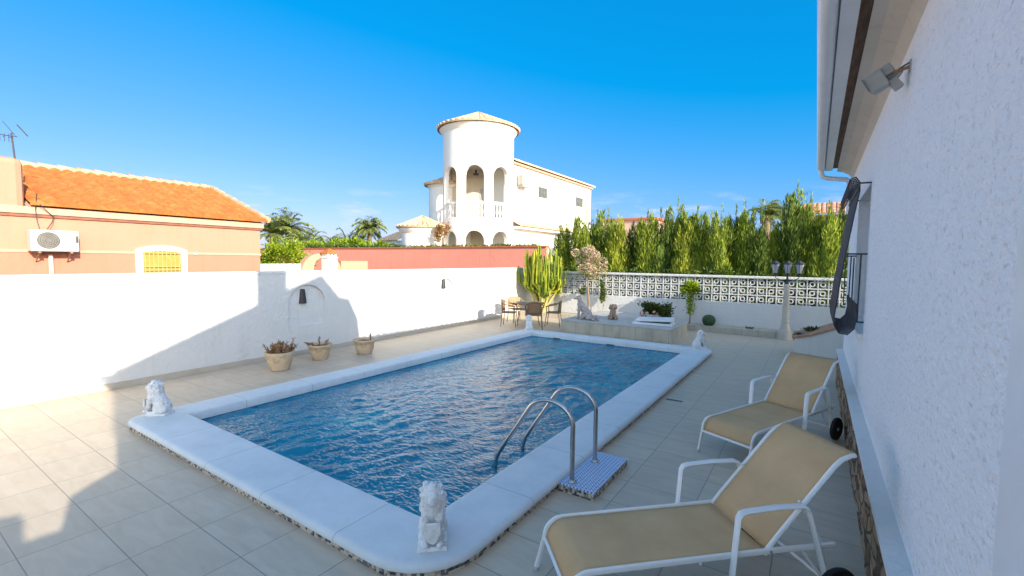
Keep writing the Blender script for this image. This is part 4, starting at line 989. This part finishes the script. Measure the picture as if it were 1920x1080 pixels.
# ================================================================== SALMON HOUSE BEYOND THE LEFT WALL
M['ridge'] = tilemat('pale_ridge_tile', (0.30, 0.19, 0.11), (0.44, 0.31, 0.20), (0.54, 0.42, 0.30))
PH = thing('salmon_house', 'salmon rendered bungalow with orange tiled roof beyond the left garden wall', 'house', (-13.0, 3.0, 0))
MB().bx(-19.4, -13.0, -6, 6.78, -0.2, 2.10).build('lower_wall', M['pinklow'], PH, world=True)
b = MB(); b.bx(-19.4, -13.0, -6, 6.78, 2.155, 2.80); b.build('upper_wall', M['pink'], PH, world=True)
MB().bx(-19.42, -12.985, -6.02, 6.80, 2.10, 2.155).build('belt_moulding', M['belt'], PH, world=True)
MB().bx(-19.42, -12.96, -6.02, 6.83, 2.80, 2.86).build('brown_moulding', M['browntrim'], PH, world=True)
b = MB(); b.prism([(-12.93, 2.86), (-12.93, 2.99), (-16.2, 4.14), (-19.47, 2.99), (-19.47, 2.86)], 2.25, 6.86, 'y'); b.bx(-19.4, -12.93, -6, 2.25, 2.86, 3.0); b.build('cornice', M['belt'], PH, world=True)
b = MB(); fn, L = plane_fn((-12.84, 2.28, 3.045), (-12.84, 6.93, 3.045), (-3.36, 0, 1.16)); tile_sheet(b, fn, L, 3.53, tw=0.235, course=0.36, amp=0.07); b.build('tiled_roof', M['orange'], PH, world=True, fixn=False)
b = MB()
for k in range(13):
    y0_ = 2.3+k*0.36; b.tube([(-16.2, y0_, 4.235), (-16.2, y0_+0.38, 4.215)], [0.115, 0.10], 8)
for k in range(9):
    t0 = k/9; p0 = Vector((-12.86, 6.94, 3.10)).lerp(Vector((-16.2, 6.94, 4.26)), t0); p1 = Vector((-12.86, 6.94, 3.10)).lerp(Vector((-16.2, 6.94, 4.26)), t0+0.125); b.tube([p0, p1+Vector((0, 0, -.02))], [0.095, 0.08], 8)
b.build('ridge_tiles', M['ridge'], PH, world=True, smooth=True)
b = MB(); b.bx(-15.5, -12.97, -6, 2.24, 2.86, 3.93); b.build('parapet_block', M['pink'], PH, world=True, bevel=0.12)
fr = MB(); ay0, ay1 = 3.95, 4.97; n = 12
out = [(ay0, 0.8), (ay0, 2.20)]+[(ay0+(ay1-ay0)*k/n, 2.20+0.10*math.sin(PI*k/n)**0.8) for k in range(1, n)]+[(ay1, 2.20), (ay1, 0.8)]
inn = [(4.08, 0.8), (4.08, 2.13)]+[(4.08+(0.76)*k/n, 2.13+0.045*math.sin(PI*k/n)**0.6) for k in range(1, n)]+[(4.84, 2.13), (4.84, 0.8)]
n2 = len(out); vs = [(-12.985+.04, y, z) for y, z in out]+[(-12.985+.04, y, z) for y, z in inn]+[(-13.0, y, z) for y, z in out]+[(-13.0, y, z) for y, z in inn]
fr.add(vs, [f for i in range(n2-1) for f in ((i, i+1, n2+i+1, n2+i), (2*n2+i, 2*n2+i+1, i+1, i), (n2+i, n2+i+1, 3*n2+i+1, 3*n2+i))])
wf = fr.build('window', M['white2'], PH, world=True)
MB().bx(-12.995, -12.975, 4.06, 4.86, 0.8, 2.22).build('yellow_shutter', M['yellow'], wf, world=PH)
b = MB()
for k in range(9): b.tube([(-12.93, 4.11+0.085*k, 0.8), (-12.93, 4.11+0.085*k, 2.17)], 0.011, 5)
for z in (1.72, 1.80, 2.12): b.tube([(-12.93, 4.09, z), (-12.93, 4.83, z)], 0.012, 5)
b.build('bars', M['yellowbar'], wf, world=PH)
MB().bx(-13.0, -12.97, 5.12, 5.20, 2.09, 2.16).build('wall_vent', M['greymetal'], PH, world=True)
M['fan'] = speckle('fan_grey', (0.13, 0.125, 0.11), (0.20, 0.19, 0.17), rough=0.5, bump=0.1)
M['acwhite'] = speckle('ac_casing_paint', (0.50, 0.49, 0.47), (0.56, 0.55, 0.53), rough=0.4, bump=0.05)
AC = thing('air_conditioner', 'white air conditioner unit bracketed to the salmon house wall', 'air conditioner', (-12.8, 2.6, 2.1))
MB().bx(-12.93, -12.63, 2.22, 2.92, 2.12, 2.54).build('casing', M['acwhite'], AC, world=True, bevel=0.02)
b = MB(); rotY = Matrix.Rotation(PI/2, 3, 'Y'); b.lathe((-12.628, 2.47, 2.335), [(0.165, -0.004), (0.165, 0.004), (0.01, 0.006)], 32, rot=rotY); b.build('fan_grille', M['fan'], AC, world=True)
b = MB()
for r in (0.05, 0.085, 0.12, 0.155): b.tube([(-12.618, 2.47+r*math.cos(2*PI*k/24), 2.335+r*math.sin(2*PI*k/24)) for k in range(24)], 0.003, 4, closed=True)
b.build('guard_rings', M['dull'], AC, world=True)
MB().bx(-12.66, -12.627, 2.87, 2.905, 2.30, 2.44).build('handle_recess', M['dull'], AC, world=True)
for y in (2.34, 2.80):
    b = MB(); b.bx(-12.97, -12.62, y-.02, y+.02, 2.085, 2.118); b.tube([(-12.96, y, 1.92), (-12.66, y, 2.09)], 0.012, 5); b.build('bracket', M['rust'], AC, world=True)
DPp = thing('drain_pipe', 'short white pipe running down the wall below the air conditioner', 'pipe', (-12.94, 2.55, 0))
MB().tube([(-12.94, 2.55, 0), (-12.94, 2.55, 2.05)], 0.035, 10).build('pipe', M['paint'], DPp, world=True, smooth=True)
CB = thing('hanging_cables', 'thin cables dropping from the orange roof to the air conditioner', 'cables', (-12.9, 2.4, 2.8))
b = MB(); b.tube([(-12.75, 2.36, 3.25), (-12.90, 2.36, 2.95), (-12.90, 2.37, 2.75), (-12.88, 2.40, 2.56)], 0.008, 5); b.tube([(-12.78, 2.4, 3.04), (-12.88, 2.52, 2.92), (-12.92, 2.62, 2.82), (-12.88, 2.58, 2.7), (-12.86, 2.5, 2.56)], 0.008, 5)
b.build('cable', M['darkmetal'], CB, world=True)
TA = thing('tv_antenna', 'grey television antenna on the salmon house parapet at the left edge', 'antenna', (-13.3, 2.18, 3.92))
b = MB(); b.tube([(0, 0, 0), (0, -0.03, 0.52)], 0.016, 6); b.build('mast', M['dull'], TA)
b = MB(); b.tube([(0, -0.75, 0.44), (0, 0.05, 0.46)], 0.010, 5)
for k in range(9): b.tube([(0-0.10, -0.72+0.085*k, 0.44), (0.10, -0.72+0.085*k, 0.44)], 0.006, 4)
for k in range(5): b.tube([(-0.05, -0.3+k*.06, 0.34), (-0.05, -0.3+k*.06, 0.50)], 0.005, 4)
b.tube([(0, 0.02, 0.48), (0, -0.14, 0.72)], 0.006, 4); b.tube([(0, 0.05, 0.70), (0, 0.20, 0.50)], 0.010, 4); b.build('boom', M['dull'], TA)

# ================================================================== NEIGHBOUR YARD BITS
AR = thing('garden_arch', 'peach rendered arch with low wall beyond the left garden wall', 'garden arch', (-13.5, 9.0, 0))
n = 16
out = [(8.28, 0), (8.28, 1.70)]+[(8.98-0.70*math.cos(PI*k/n), 1.66+0.55*math.sin(PI*k/n)) for k in range(1, n)]+[(9.68, 1.70), (9.68, 0)]
inn = [(8.68, 0), (8.68, 1.72)]+[(9.02-0.34*math.cos(PI*k/n), 1.72+0.34*math.sin(PI*k/n)) for k in range(1, n)]+[(9.36, 1.72), (9.36, 0)]
b = MB(); n2 = len(out)
vs = [(-13.4, y, z) for y, z in out]+[(-13.4, y, z) for y, z in inn]+[(-13.65, y, z) for y, z in out]+[(-13.65, y, z) for y, z in inn]
b.add(vs, [f for i in range(n2-1) for f in ((i, i+1, n2+i+1, n2+i), (2*n2+i, 2*n2+i+1, i+1, i), (n2+i, n2+i+1, 3*n2+i+1, 3*n2+i), (2*n2+i, 3*n2+i, 3*n2+i+1, 2*n2+i+1))])
b.bx(-13.65, -13.41, 9.69, 10.8, 0, 1.96); b.build('arch_wall', M['peach'], AR, world=True)
WL = thing('low_white_wall', 'short low white wall between the salmon house and the peach arch', 'garden wall', (-13.5, 7.6, 0))
MB().bx(-13.7, -13.45, 6.8, 8.27, 0, 1.86).build('wall_body', M['white2'], WL, world=True)
BQ = thing('barbecue_chimney', 'small white chimney with an orange tiled cap beside the peach arch', 'chimney', (-13.2, 9.1, 0))
b = MB(); b.bx(-13.37, -13.03, 8.93, 9.27, 0, 2.06); b.bx(-13.395, -13.005, 8.905, 9.295, 2.06, 2.09)
for y in (8.94, 9.07, 9.20): b.bx(-13.365, -13.035, y, y+.055, 2.09, 2.20)
b.build('stack', M['white2'], BQ, world=True)
MB().lathe((-13.2, 9.10, 2.20), [(0.31, 0), (0.29, 0.03), (0.05, 0.15), (0.01, 0.16)], 4, rot=Matrix.Rotation(PI/4, 3, 'Z')).build('tiled_cap', M['orange'], BQ, world=True)
SH = thing('garden_shrub', 'bright green shrub beyond the left wall beside the salmon house', 'shrub', (-14.3, 8.0, 0)); random.seed(5)
b = MB(); leaf_cloud(b, (0, 0.15, 2.05), (0.5, 0.72, 0.50), 4200, 0.11, 0.055, clumps=26); b.build('leaves', M['shrub'], SH, fixn=False)
MB().tube([(0, 0.1, 0), (0, 0.15, 1.9)], 0.05, 6).build('stem', M['bark'], SH)
RW = thing('red_wall', 'long red rendered wall with orange cap beyond the left garden wall', 'garden wall', (-20, 16.6, 0))
MB().bx(-34, -9.35, 16.6, 16.8, -0.2, 2.60).build('wall_body', M['redwall'], RW, world=True)
MB().bx(-34.02, -9.33, 16.55, 16.85, 2.60, 2.665).build('wall_cap', M['redcap'], RW, world=True, bevel=0.01)
HD = thing('clipped_hedge', 'low green clipped hedge showing above the red wall', 'hedge', (-20, 17.15, 0)); random.seed(9)
b = MB()
for k in range(9000):
    x = random.uniform(-31, -10.0); hh = 2.72+0.05*mnoise.noise(Vector((x*1.3, 0, 0)))+0.02*mnoise.noise(Vector((x*6, 3, 0)))
    if x < -19: hh += 0.16*min(1, (-19-x)/5)*(0.8+0.8*mnoise.noise(Vector((x*0.9, 7, 0))))
    p = Vector((x, random.uniform(16.92, 17.35), random.uniform(2.3, hh))); leaf(b, p, rnd_dir()+Vector((0, 0, 0.7)), 0.14, 0.06)
b.bx(-31, -10, 17.0, 17.3, 0, 2.5)
b.build('foliage', M['hedge'], HD, world=True, fixn=False)
BS = thing('bushy_thicket', 'loose yellow-green bushes above the red wall left of the turreted villa', 'shrub', (-25, 19, 0)); random.seed(10)
b = MB()
for (x, z, r) in ((-31.5, 2.6, .6), (-29.6, 2.8, .6), (-28, 2.65, .7), (-26.5, 2.75, .6), (-25, 2.85, .65), (-23.7, 2.7, .5), (-22.6, 2.75, .45), (-21.5, 2.6, .4)): leaf_cloud(b, (x, 19.2, z), (r*1.2, 0.6, r*0.62), 1100, 0.2, 0.085, up=.5, clumps=9)
b.build('leaves', M['shrub'], BS, world=True, fixn=False)

# ================================================================== TURRETED VILLA
M['glassblock'] = speckle('glass_block', (0.07, 0.085, 0.085), (0.12, 0.14, 0.14), rough=0.3, bump=0)
M['offwhite'] = speckle('dusty_white_casing', (0.34, 0.32, 0.27), (0.42, 0.40, 0.34), rough=0.5, bump=0.1)
TV = thing('turret_villa', 'white two-storey villa with round arcaded tower and tiled cone roof in the background', 'house', (-16.25, 20.85, 0))
TC = Vector((-16.25, 20.85)); TR, TI = 2.0, 1.78
# direction towards the camera, angle of bay centres (seen -6 degrees from centre)
base_a = math.atan2(-TC.y, -TC.x)
bays = [base_a-R_(6)+k*PI/4 for k in range(8)]
def arch_top(a, zs_, hw_, rise):
    m_ = min(abs(((a-c+PI) % (2*PI))-PI) for c in bays)
    if m_ >= hw_: return None
    return zs_+rise*math.sqrt(max(0, 1-(m_/hw_)**2))
b = MB(); N = 288
HWU, HWL = R_(15.5), R_(16)
def seg_piece(a0, a1, z00, z01, z10, z11):
    vs = []
    for a, z0, z1 in ((a0, z00, z01), (a1, z10, z11)):
        for r in (TR, TI):
            vs += [(TC.x+r*math.cos(a), TC.y+r*math.sin(a), z0), (TC.x+r*math.cos(a), TC.y+r*math.sin(a), z1)]
    b.add(vs, [(0,1,5,4),(2,6,7,3),(1,3,7,5),(0,4,6,2),(0,2,3,1),(4,5,7,6)])
edges = sorted(set([2*PI*k/N for k in range(N)]+[(c+s*h) % (2*PI) for c in bays for s in (1,-1) for h in (HWU, HWL)]))
for i, a0 in enumerate(edges):
    a1 = edges[i+1] if i+1 < len(edges) else edges[0]+2*PI
    am = (a0+a1)/2
    ul = arch_top(am, 6.5, HWU, 0.55) is not None; ll = arch_top(am, 3.05, HWL, 0.56) is not None
    def at_(a, zs_, h, r_): v = arch_top(a, zs_, h, r_); return v if v is not None else zs_
    lo0, lo1 = (at_(a0, 3.05, HWL, 0.56), at_(a1, 3.05, HWL, 0.56)) if ll else (-0.2, -0.2)
    if ul:
        u0, u1 = at_(a0, 6.5, HWU, 0.55), at_(a1, 6.5, HWU, 0.55)
        seg_piece(a0, a1, lo0, 4.30, lo1, 4.30); seg_piece(a0, a1, u0, 9.25, u1, 9.25)
    else: seg_piece(a0, a1, lo0, 9.25, lo1, 9.25)
b.build('tower_wall', M['white2'], TV, world=True, fixn=False)
b = MB(); b.lathe((TC.x, TC.y, 4.12), [(TI-.002, 0), (TI-.002, 0.18)], 48); b.lathe((TC.x, TC.y, 7.3), [(TI-.002, 0), (TI-.002, 0.15)], 48); b.build('tower_floor', M['beigein'], TV, world=True)
# inner house wall seen through the arches
ia = base_a
b = MB(); ctr = Vector((TC.x-0.75*math.cos(ia), TC.y-0.75*math.sin(ia), 0)); b.box((ctr.x, ctr.y, 3.65), (0.15, 3.1, 7.3), rz=ia); b.build('inner_wall', M['beigein'], TV, world=True)
dr = MB(); q_ = Vector((math.cos(ia), math.sin(ia), 0)); s_ = Vector((-math.sin(ia), math.cos(ia), 0))
for off, w_ in ((-0.95, 0.55), (0.35, 0.5)):
    p = ctr+q_*0.09+s_*off; dr.box((p.x, p.y, 5.25), (0.04, w_, 1.9), rz=ia)
dr.build('door', M['greymetal'], TV, world=True)
p = Vector((TC.x, TC.y, 7.05)); b = MB(); b.lathe((p.x-0.1, p.y-.1, 6.85), [(0.05, 0.3), (0.05, 0.12), (0.17, 0.08), (0.15, 0), (0.02, 0)], 10); b.build('hanging_lantern', M['darkmetal'], TV, world=True)
# balustrades in the upper bays
for c in bays[:3]+bays[6:]:
    b = MB(); rr_ = 1.89
    for k in range(5):
        a = c+HWU*(-0.8+0.4*k); b.lathe((TC.x+rr_*math.cos(a), TC.y+rr_*math.sin(a), 4.30), [(0.06, 0), (0.05, 0.05), (0.03, 0.1), (0.062, 0.28), (0.03, 0.55), (0.045, 0.68), (0.05, 0.75)], 8)
    b.tube([(TC.x+rr_*math.cos(c+HWU*(-1+0.25*k)), TC.y+rr_*math.sin(c+HWU*(-1+0.25*k)), 5.10) for k in range(9)], 0.075, 6)
    b.build('balustrade', M['white2'], TV, world=True, smooth=True)
b = MB(); rings = [(TR+0.0, 8.95), (TR+0.05, 9.05), (TR+0.16, 9.16), (TR+0.20, 9.25), (0.1, 9.26)]
b.lathe((TC.x, TC.y, 0), rings, 72); b.build('tower_cornice', M['white2'], TV, world=True, smooth=35)
def cone_roof(mb, c, R0, z0, z1, nt_, R1=0.02, a_from=0, a_to=2*PI, nc=6):
    Lx = 1.0
    def fn(s, t, h):
        a = a_from+(a_to-a_from)*s; f = t; r = R0+(R1-R0)*f; z = z0+(z1-z0)*f
        hh = h*(0.25+0.75*(1-f)); sl = (z1-z0)/max(0.01, R0-R1); nrm = Vector((math.cos(a)*sl, math.sin(a)*sl, 1)).normalized()
        return Vector((c[0]+r*math.cos(a), c[1]+r*math.sin(a), z))+nrm*hh
    tile_sheet(mb, fn, 1.0, 1.0, tw=1.0/nt_, course=1.0/nc, amp=0.115)
b = MB(); cone_roof(b, TC, TR+0.32, 9.27, 10.36, 42); b.build('cone_roof', M['tan'], TV, world=True, fixn=False)
# wing
WX = -14.55
MB().bx(-17.7, WX, 21.6, 32.6, -0.2, 7.48).build('wing_wall', M['white2'], TV, world=True)
MB().bx(-17.8, WX+0.14, 21.5, 32.75, 7.48, 7.62).build('wing_cornice', M['belt'], TV, world=True, bevel=0.03)
b = MB(); fn, L = plane_fn((WX+0.26, 21.7, 7.66), (WX+0.26, 32.85, 7.66), (-3.4, 0, 0.72)); tile_sheet(b, fn, L, 2.8, tw=0.25, amp=0.07); b.build('wing_roof', M['tan'], TV, world=True, fixn=False)
b = MB(); fn, L = plane_fn((WX+0.55, 21.8, 4.02), (WX+0.55, 32.6, 4.02), (-0.55, 0, 0.26)); tile_sheet(b, fn, L, 0.6, tw=0.25, amp=0.07)
b.build('lower_eave', M['tan'], TV, world=True, fixn=False)
MB().bx(WX, WX+0.42, 21.9, 32.6, 3.86, 3.99).build('eave_support', M['white2'], TV, world=True)
for y0_, y1_ in ((24.7, 25.75), (30.0, 31.1)):
    f_ = MB().bx(WX+0.0, WX+0.05, y0_, y1_, 6.0, 6.62).build('window', M['glassblock'], TV, world=True)
    b = MB()
    for k in range(1, 5): b.bx(WX+0.05, WX+0.07, y0_+(y1_-y0_)*k/5-.03, y0_+(y1_-y0_)*k/5+.03, 6.0, 6.62)
    b.bx(WX+0.05, WX+0.068, y0_, y1_, 6.29, 6.33); b.build('window_bars', M['fan'], f_, world=TV)
A2 = thing('air_conditioner', 'small white air conditioner high on the villa wing wall', 'air conditioner', (WX, 22.6, 6.4))
MB().bx(WX+.08, WX+0.42, 22.2, 23.05, 6.35, 6.95).build('casing', M['offwhite'], A2, world=True, bevel=0.02)
MB().lathe((WX+0.425, 22.72, 6.65), [(0.22, -0.004), (0.22, 0.006), (0.01, 0.008)], 20, rot=rotY).build('fan_grille', M['greymetal'], A2, world=True)
MB().bx(WX, WX+0.45, 22.25, 23.0, 6.27, 6.34).build('bracket', M['greymetal'], A2, world=True)
# left bays of the villa
MB().lathe((-18.75, 20.9, 0), [(1.0, -0.2), (1.0, 6.25), (1.06, 6.32), (1.12, 6.42)], 40).build('bay_wall', M['white2'], TV, world=True, smooth=35)
b = MB(); cone_roof(b, (-18.75, 20.9), 1.28, 6.42, 7.0, 26, nc=3); b.build('bay_roof', M['tan'], TV, world=True, fixn=False)
MB().lathe((-18.15, 18.35, 0), [(1.14, -0.2), (1.14, 3.42), (1.2, 3.5), (1.3, 3.62), (1.3, 3.72)], 48).build('turret_wall', M['white2'], TV, world=True, smooth=35)
b = MB(); cone_roof(b, (-18.15, 18.35), 1.42, 3.74, 4.42, 30, nc=3); b.build('turret_roof', M['tan'], TV, world=True, fixn=False)
b = MB(); b.bx(-20.2, -17, 20.0, 24, -0.2, 4.1); b.build('rear_block', M['white2'], TV, world=True)
b = MB(); fn, L = plane_fn((-20.4, 19.9, 4.1), (-17.2, 19.9, 4.1), (0, 2, 1.3)); tile_sheet(b, fn, L, 1.8, tmax=lambda s: min(1.8, 0.1+s*1.1)); b.build('rear_roof', M['tan'], TV, world=True, fixn=False)
OB = thing('garden_outbuilding', 'small white outbuilding with pale roof left of the turreted villa', 'building', (-25.5, 22.5, 0))
MB().bx(-26.2, -24.6, 22.3, 24.3, -0.2, 3.35).build('wall', M['white2'], OB, world=True)
b = MB(); fn, L = plane_fn((-26.5, 22.1, 3.35), (-24.3, 22.1, 3.35), (0, 2, 0.7)); tile_sheet(b, fn, L, 2.2); b.build('roof', M['tan'], OB, world=True, fixn=False)
DT = thing('dark_shrub_tree', 'brown-leaved small tree against the foot of the round tower', 'tree', (-16.4, 18.0, 0)); random.seed(21)
b = MB(); leaf_cloud(b, (0, 0, 3.45), (0.32, 0.32, 0.42), 900, 0.12, 0.06, clumps=8); b.build('crown', M['succulent'], DT, fixn=False)
MB().tube([(0, 0, 0), (0.05, 0, 3.2)], 0.05, 6).build('trunk', M['bark'], DT)

# ================================================================== PALMS
def palm(loc, th, R0, nf, label, cat='palm tree', wind=None, seed=1, droop=1.0, leafl=0.5):
    random.seed(seed); t = thing('palm_tree', label, cat, loc)
    pts = [(0.15*math.sin(k*0.4+seed), 0, th*k/6) for k in range(7)]
    MB().tube(pts, [0.28-0.015*k for k in range(7)], 10).build('trunk', M['palmtrunk'], t, smooth=True)
    b = MB(); top = Vector(pts[-1])
    for k in range(nf):
        a = 2*PI*k/nf*1.618*3+random.uniform(-.2, .2); el = random.uniform(-0.35, 1.35)
        d = Vector((math.cos(a)*math.cos(el), math.sin(a)*math.cos(el), math.sin(el)))
        if wind is not None: d = (d+wind*random.uniform(0.6, 1.2)).normalized()
        L = R0*random.uniform(0.8, 1.1); prev = top; nseg = 9
        for i in range(nseg):
            u = (i+1)/nseg; dd = (d+Vector((0, 0, -droop*u*u*1.1))).normalized()
            nx = prev+dd*L/nseg; side = dd.cross(Vector((0, 0, 1))); side = side.normalized() if side.length > .05 else Vector((1, 0, 0))
            b.tube([prev, nx], 0.022, 3, cap=False)
            for m_ in range(4):
                p = prev.lerp(nx, m_/4)
                for s in (1, -1):
                    ld = (side*s*0.75+dd*0.75+Vector((0, 0, -0.15+random.gauss(0, .15))))
                    leaf(b, p, ld, leafl*(0.5+0.9*math.sin(PI*min(1, u*0.9+0.1)))*R0/2.2, 0.055*R0/2.0, Vector((0, 0, 1)), 0.05)
            prev = nx
    b.build('fronds', M['palm'], t, fixn=False); return t
palm((-38.7, 22.7, 0), 4.6, 2.35, 46, 'tallest feathery palm with bare trunk between the salmon house and villa', seed=2)
palm((-37.9, 20.9, 0), 4.1, 2.1, 38, 'palm half hidden by the right end of the salmon house', seed=3)
palm((-31.5, 19.9, 0), 2.7, 1.9, 34, 'short spreading palm just right of the tallest palm', seed=4)
palm((-30.0, 20.6, 0), 2.5, 1.7, 30, 'low bushy palm in the middle of the palm row', seed=8)
palm((-38.6, 28.6, 0), 3.5, 2.3, 38, 'dark-tipped palm left of the rounded palm', seed=5)
palm((-34.5, 27.9, 0), 4.75, 1.75, 60, 'round-headed palm nearest the turreted villa', seed=6, droop=1.3)
palm((-2.35, 27.5, 0), 4.5, 1.05, 30, 'windblown palm rising above the cypress row', seed=7, wind=Vector((0.7, 0.2, 0.35)), leafl=0.75)

# ================================================================== CYPRESS ROW
def cypress(loc, hgt, wd, mat, label, seed, n=6600):
    random.seed(seed); t = thing('cypress_tree', label, 'tree', loc, 0, 'cypresses in the row beyond the breeze-block wall')
    MB().tube([(0, 0, 0), (0, 0, hgt*0.5)], [0.06, 0.04], 6).build('trunk', M['bark'], t)
    b = MB(); core = []
    for i in range(13):
        z = hgt*(0.03+0.82*i/12); r = wd*0.36*math.sin(PI*(0.16+0.80*(i/12)))**0.6*(1-0.45*i/12); core.append((max(r, 0.02), z))
    b.lathe((0, 0, 0), core, 9, ripple=lambda a, z: 0.35*mnoise.noise(Vector((math.cos(a)*2, math.sin(a)*2+seed, z*2.2))))
    tips = []
    for k in range(26):
        a = random.uniform(0, 2*PI); zc = hgt*random.uniform(0.08, 0.84); f = 1-0.38*(zc/hgt)**2.0; r = wd*random.uniform(0.25, 0.5)*f
        tips.append((Vector((r*math.cos(a), r*math.sin(a), zc)), random.uniform(0.3, 0.7)*(hgt/4)))
    for k in range(4):
        sx_, sy_, sh = random.uniform(-.36, .36)*wd, random.uniform(-.3, .3)*wd, hgt*random.uniform(0.86, 0.98)
        if k == 0: sx_, sy_, sh = random.gauss(0, .04), 0, hgt*1.03
        z0_ = hgt*0.68
        for _ in range(int(150)):
            u = random.random(); z = z0_+(sh-z0_)*u; w_ = 0.075*(1-u)+0.008
            leaf(b, Vector((sx_+random.gauss(0, w_), sy_+random.gauss(0, w_), z-0.08)), Vector((random.gauss(0, .18), random.gauss(0, .18), 1)), random.uniform(0.08, 0.2), random.uniform(0.012, 0.026))
    for _ in range(n):
        q, hl = random.choice(tips); u = random.uniform(-1, 1); w_ = 0.125*wd*math.sqrt(max(0.02, 1-u*u))*(1-0.35*u)
        p = q+Vector((random.gauss(0, w_), random.gauss(0, w_), u*hl)); 
        out = Vector((p.x, p.y, 0)); out = out.normalized() if out.length > .01 else Vector((0, 0, 0))
        leaf(b, p, Vector((random.gauss(0, .2), random.gauss(0, .2), 1.0))+out*0.22, random.uniform(0.10, 0.26), random.uniform(0.016, 0.034))
    b.build('crown', mat, t, fixn=False); return t
spec = [(1062,425,'m'),(1082,418,'y'),(1101,402,'m'),(1119,400,'d'),(1141,398,'m'),(1163,412,'y'),(1187,418,'d'),(1216,400,'m'),(1243,398,'d'),(1268,378,'m'),(1287,418,'y'),(1311,395,'m'),(1336,404,'y'),(1358,396,'m'),(1380,393,'d'),(1402,386,'m'),(1430,400,'d'),(1466,412,'y'),(1492,372,'d'),(1503,352,'m'),(1528,392,'y'),(1553,388,'m'),(1575,392,'d')]
Mc = cam.matrix_world.to_3x3()
def onplane(u, v, Y):
    d = Mc @ Vector(((u-960)/857.0, -(v-540)/857.0, -1.0)); return Vector((0, 0, 2.05))+d*(Y/d.y)
words = {'m': 'mid-green', 'y': 'golden-green', 'd': 'dark green'}
places = ['at the left end beside the villa wing', 'second from the left end', 'third from the left end', 'with a thin spike, fourth from the left', 'above the flowering shrub', 'just left of the gap in the row', 'narrow, left edge of the gap', 'right edge of the gap in the row', 'just right of the gap', 'with the tallest tip left of centre', 'short, right of the tall-tipped one', 'above the slim tree with round crown', 'in the middle of the row', 'right of the middle of the row', 'left of the double-tipped pair', 'two left of the windblown palm', 'directly below the windblown palm', 'conical one behind the lamp post', 'behind the right lantern', 'with the tallest spiky tip of the row', 'right of the tallest tip', 'second from the right end', 'at the right end behind the window grille']
for i, (u, v, kd) in enumerate(spec):
    p = onplane(u, v, 17.6); Yo = 17.6+0.25*math.sin(i*2.3)
    cypress((p.x, Yo, 0), p.z*(1.02), (0.95 if i < 5 else 0.78) if kd != 'y' else 0.70, M[{'m': 'cypress', 'y': 'cypress_y', 'd': 'cypress_d'}[kd]], '%s cypress %s' % (words[kd], places[i]), 100+i)
UG = thing('hedge_undergrowth', 'dark tangled undergrowth at the foot of the cypress row', 'undergrowth', (-4, 17.2, 0)); tag(UG, kind=None); random.seed(77)
b = MB()
for k in range(9000):
    x = random.uniform(-9.2, 1.6); p = Vector((x, random.uniform(16.7, 17.3), random.uniform(0, 1.75+0.25*mnoise.noise(Vector((x*1.5, 4, 0)))))); leaf(b, p, rnd_dir()+Vector((0, 0, 0.6)), 0.13, 0.06)
b.build('leaves', M['hedge'], UG, world=True, fixn=False)
b = MB(); b.bx(-9.2, 2.5, 18.1, 18.3, 0, 2.6); BK = thing('shade_backdrop', 'added dark fence hidden behind the cypress row', 'backdrop', (-3, 18.2, 0)); b.build('shade_sheet', M['dull'], BK, world=True)  # added dark sheet, its colour stands in for shade between the cypresses

# ================================================================== HOUSES BEHIND THE CYPRESSES
PB2 = thing('pink_building', 'pale pink flat-topped building glimpsed through the gap in the cypresses', 'building', (-8.6, 25.5, 0))
MB().bx(-10.6, -7.4, 25.2, 30, -0.2, 4.35).build('wall', plaster('pale_pink_render', (0.62, 0.42, 0.34), (0.5, 0.32, 0.25)), PB2, world=True)
MB().bx(-10.7, -7.3, 25.1, 30.1, 4.35, 4.48).build('parapet_cap', M['redcap'], PB2, world=True)
A3 = thing('tv_antenna', 'small television antenna on the pale pink building', 'antenna', (-7.9, 26.2, 4.48))
b = MB(); b.tube([(0, 0, 0), (0, 0, 0.45)], 0.012, 5); b.tube([(-0.3, 0, 0.42), (0.2, 0, 0.42)], 0.010, 4)
for k in range(5): b.tube([(-0.25+0.1*k, 0, 0.3), (-0.25+0.1*k, 0, 0.53)], 0.008, 4)
b.build('aerial', M['greymetal'], A3)
RH = thing('red_roofed_house', 'house with a red tiled roof above the right end of the cypress row', 'house', (0, 33, 0))
MB().bx(-1.0, 4.0, 32.4, 38, -0.2, 4.9).build('wall', M['peach'], RH, world=True)
b = MB(); fn, L = plane_fn((-1.6, 32.0, 4.95), (4.6, 32.0, 4.95), (0, 1.6, 0.9)); tile_sheet(b, fn, L, 1.45, tw=0.24, tmax=lambda s: min(1.45, 0.3+s*1.2)); b.build('tiled_roof', M['redtile'], RH, world=True, fixn=False)
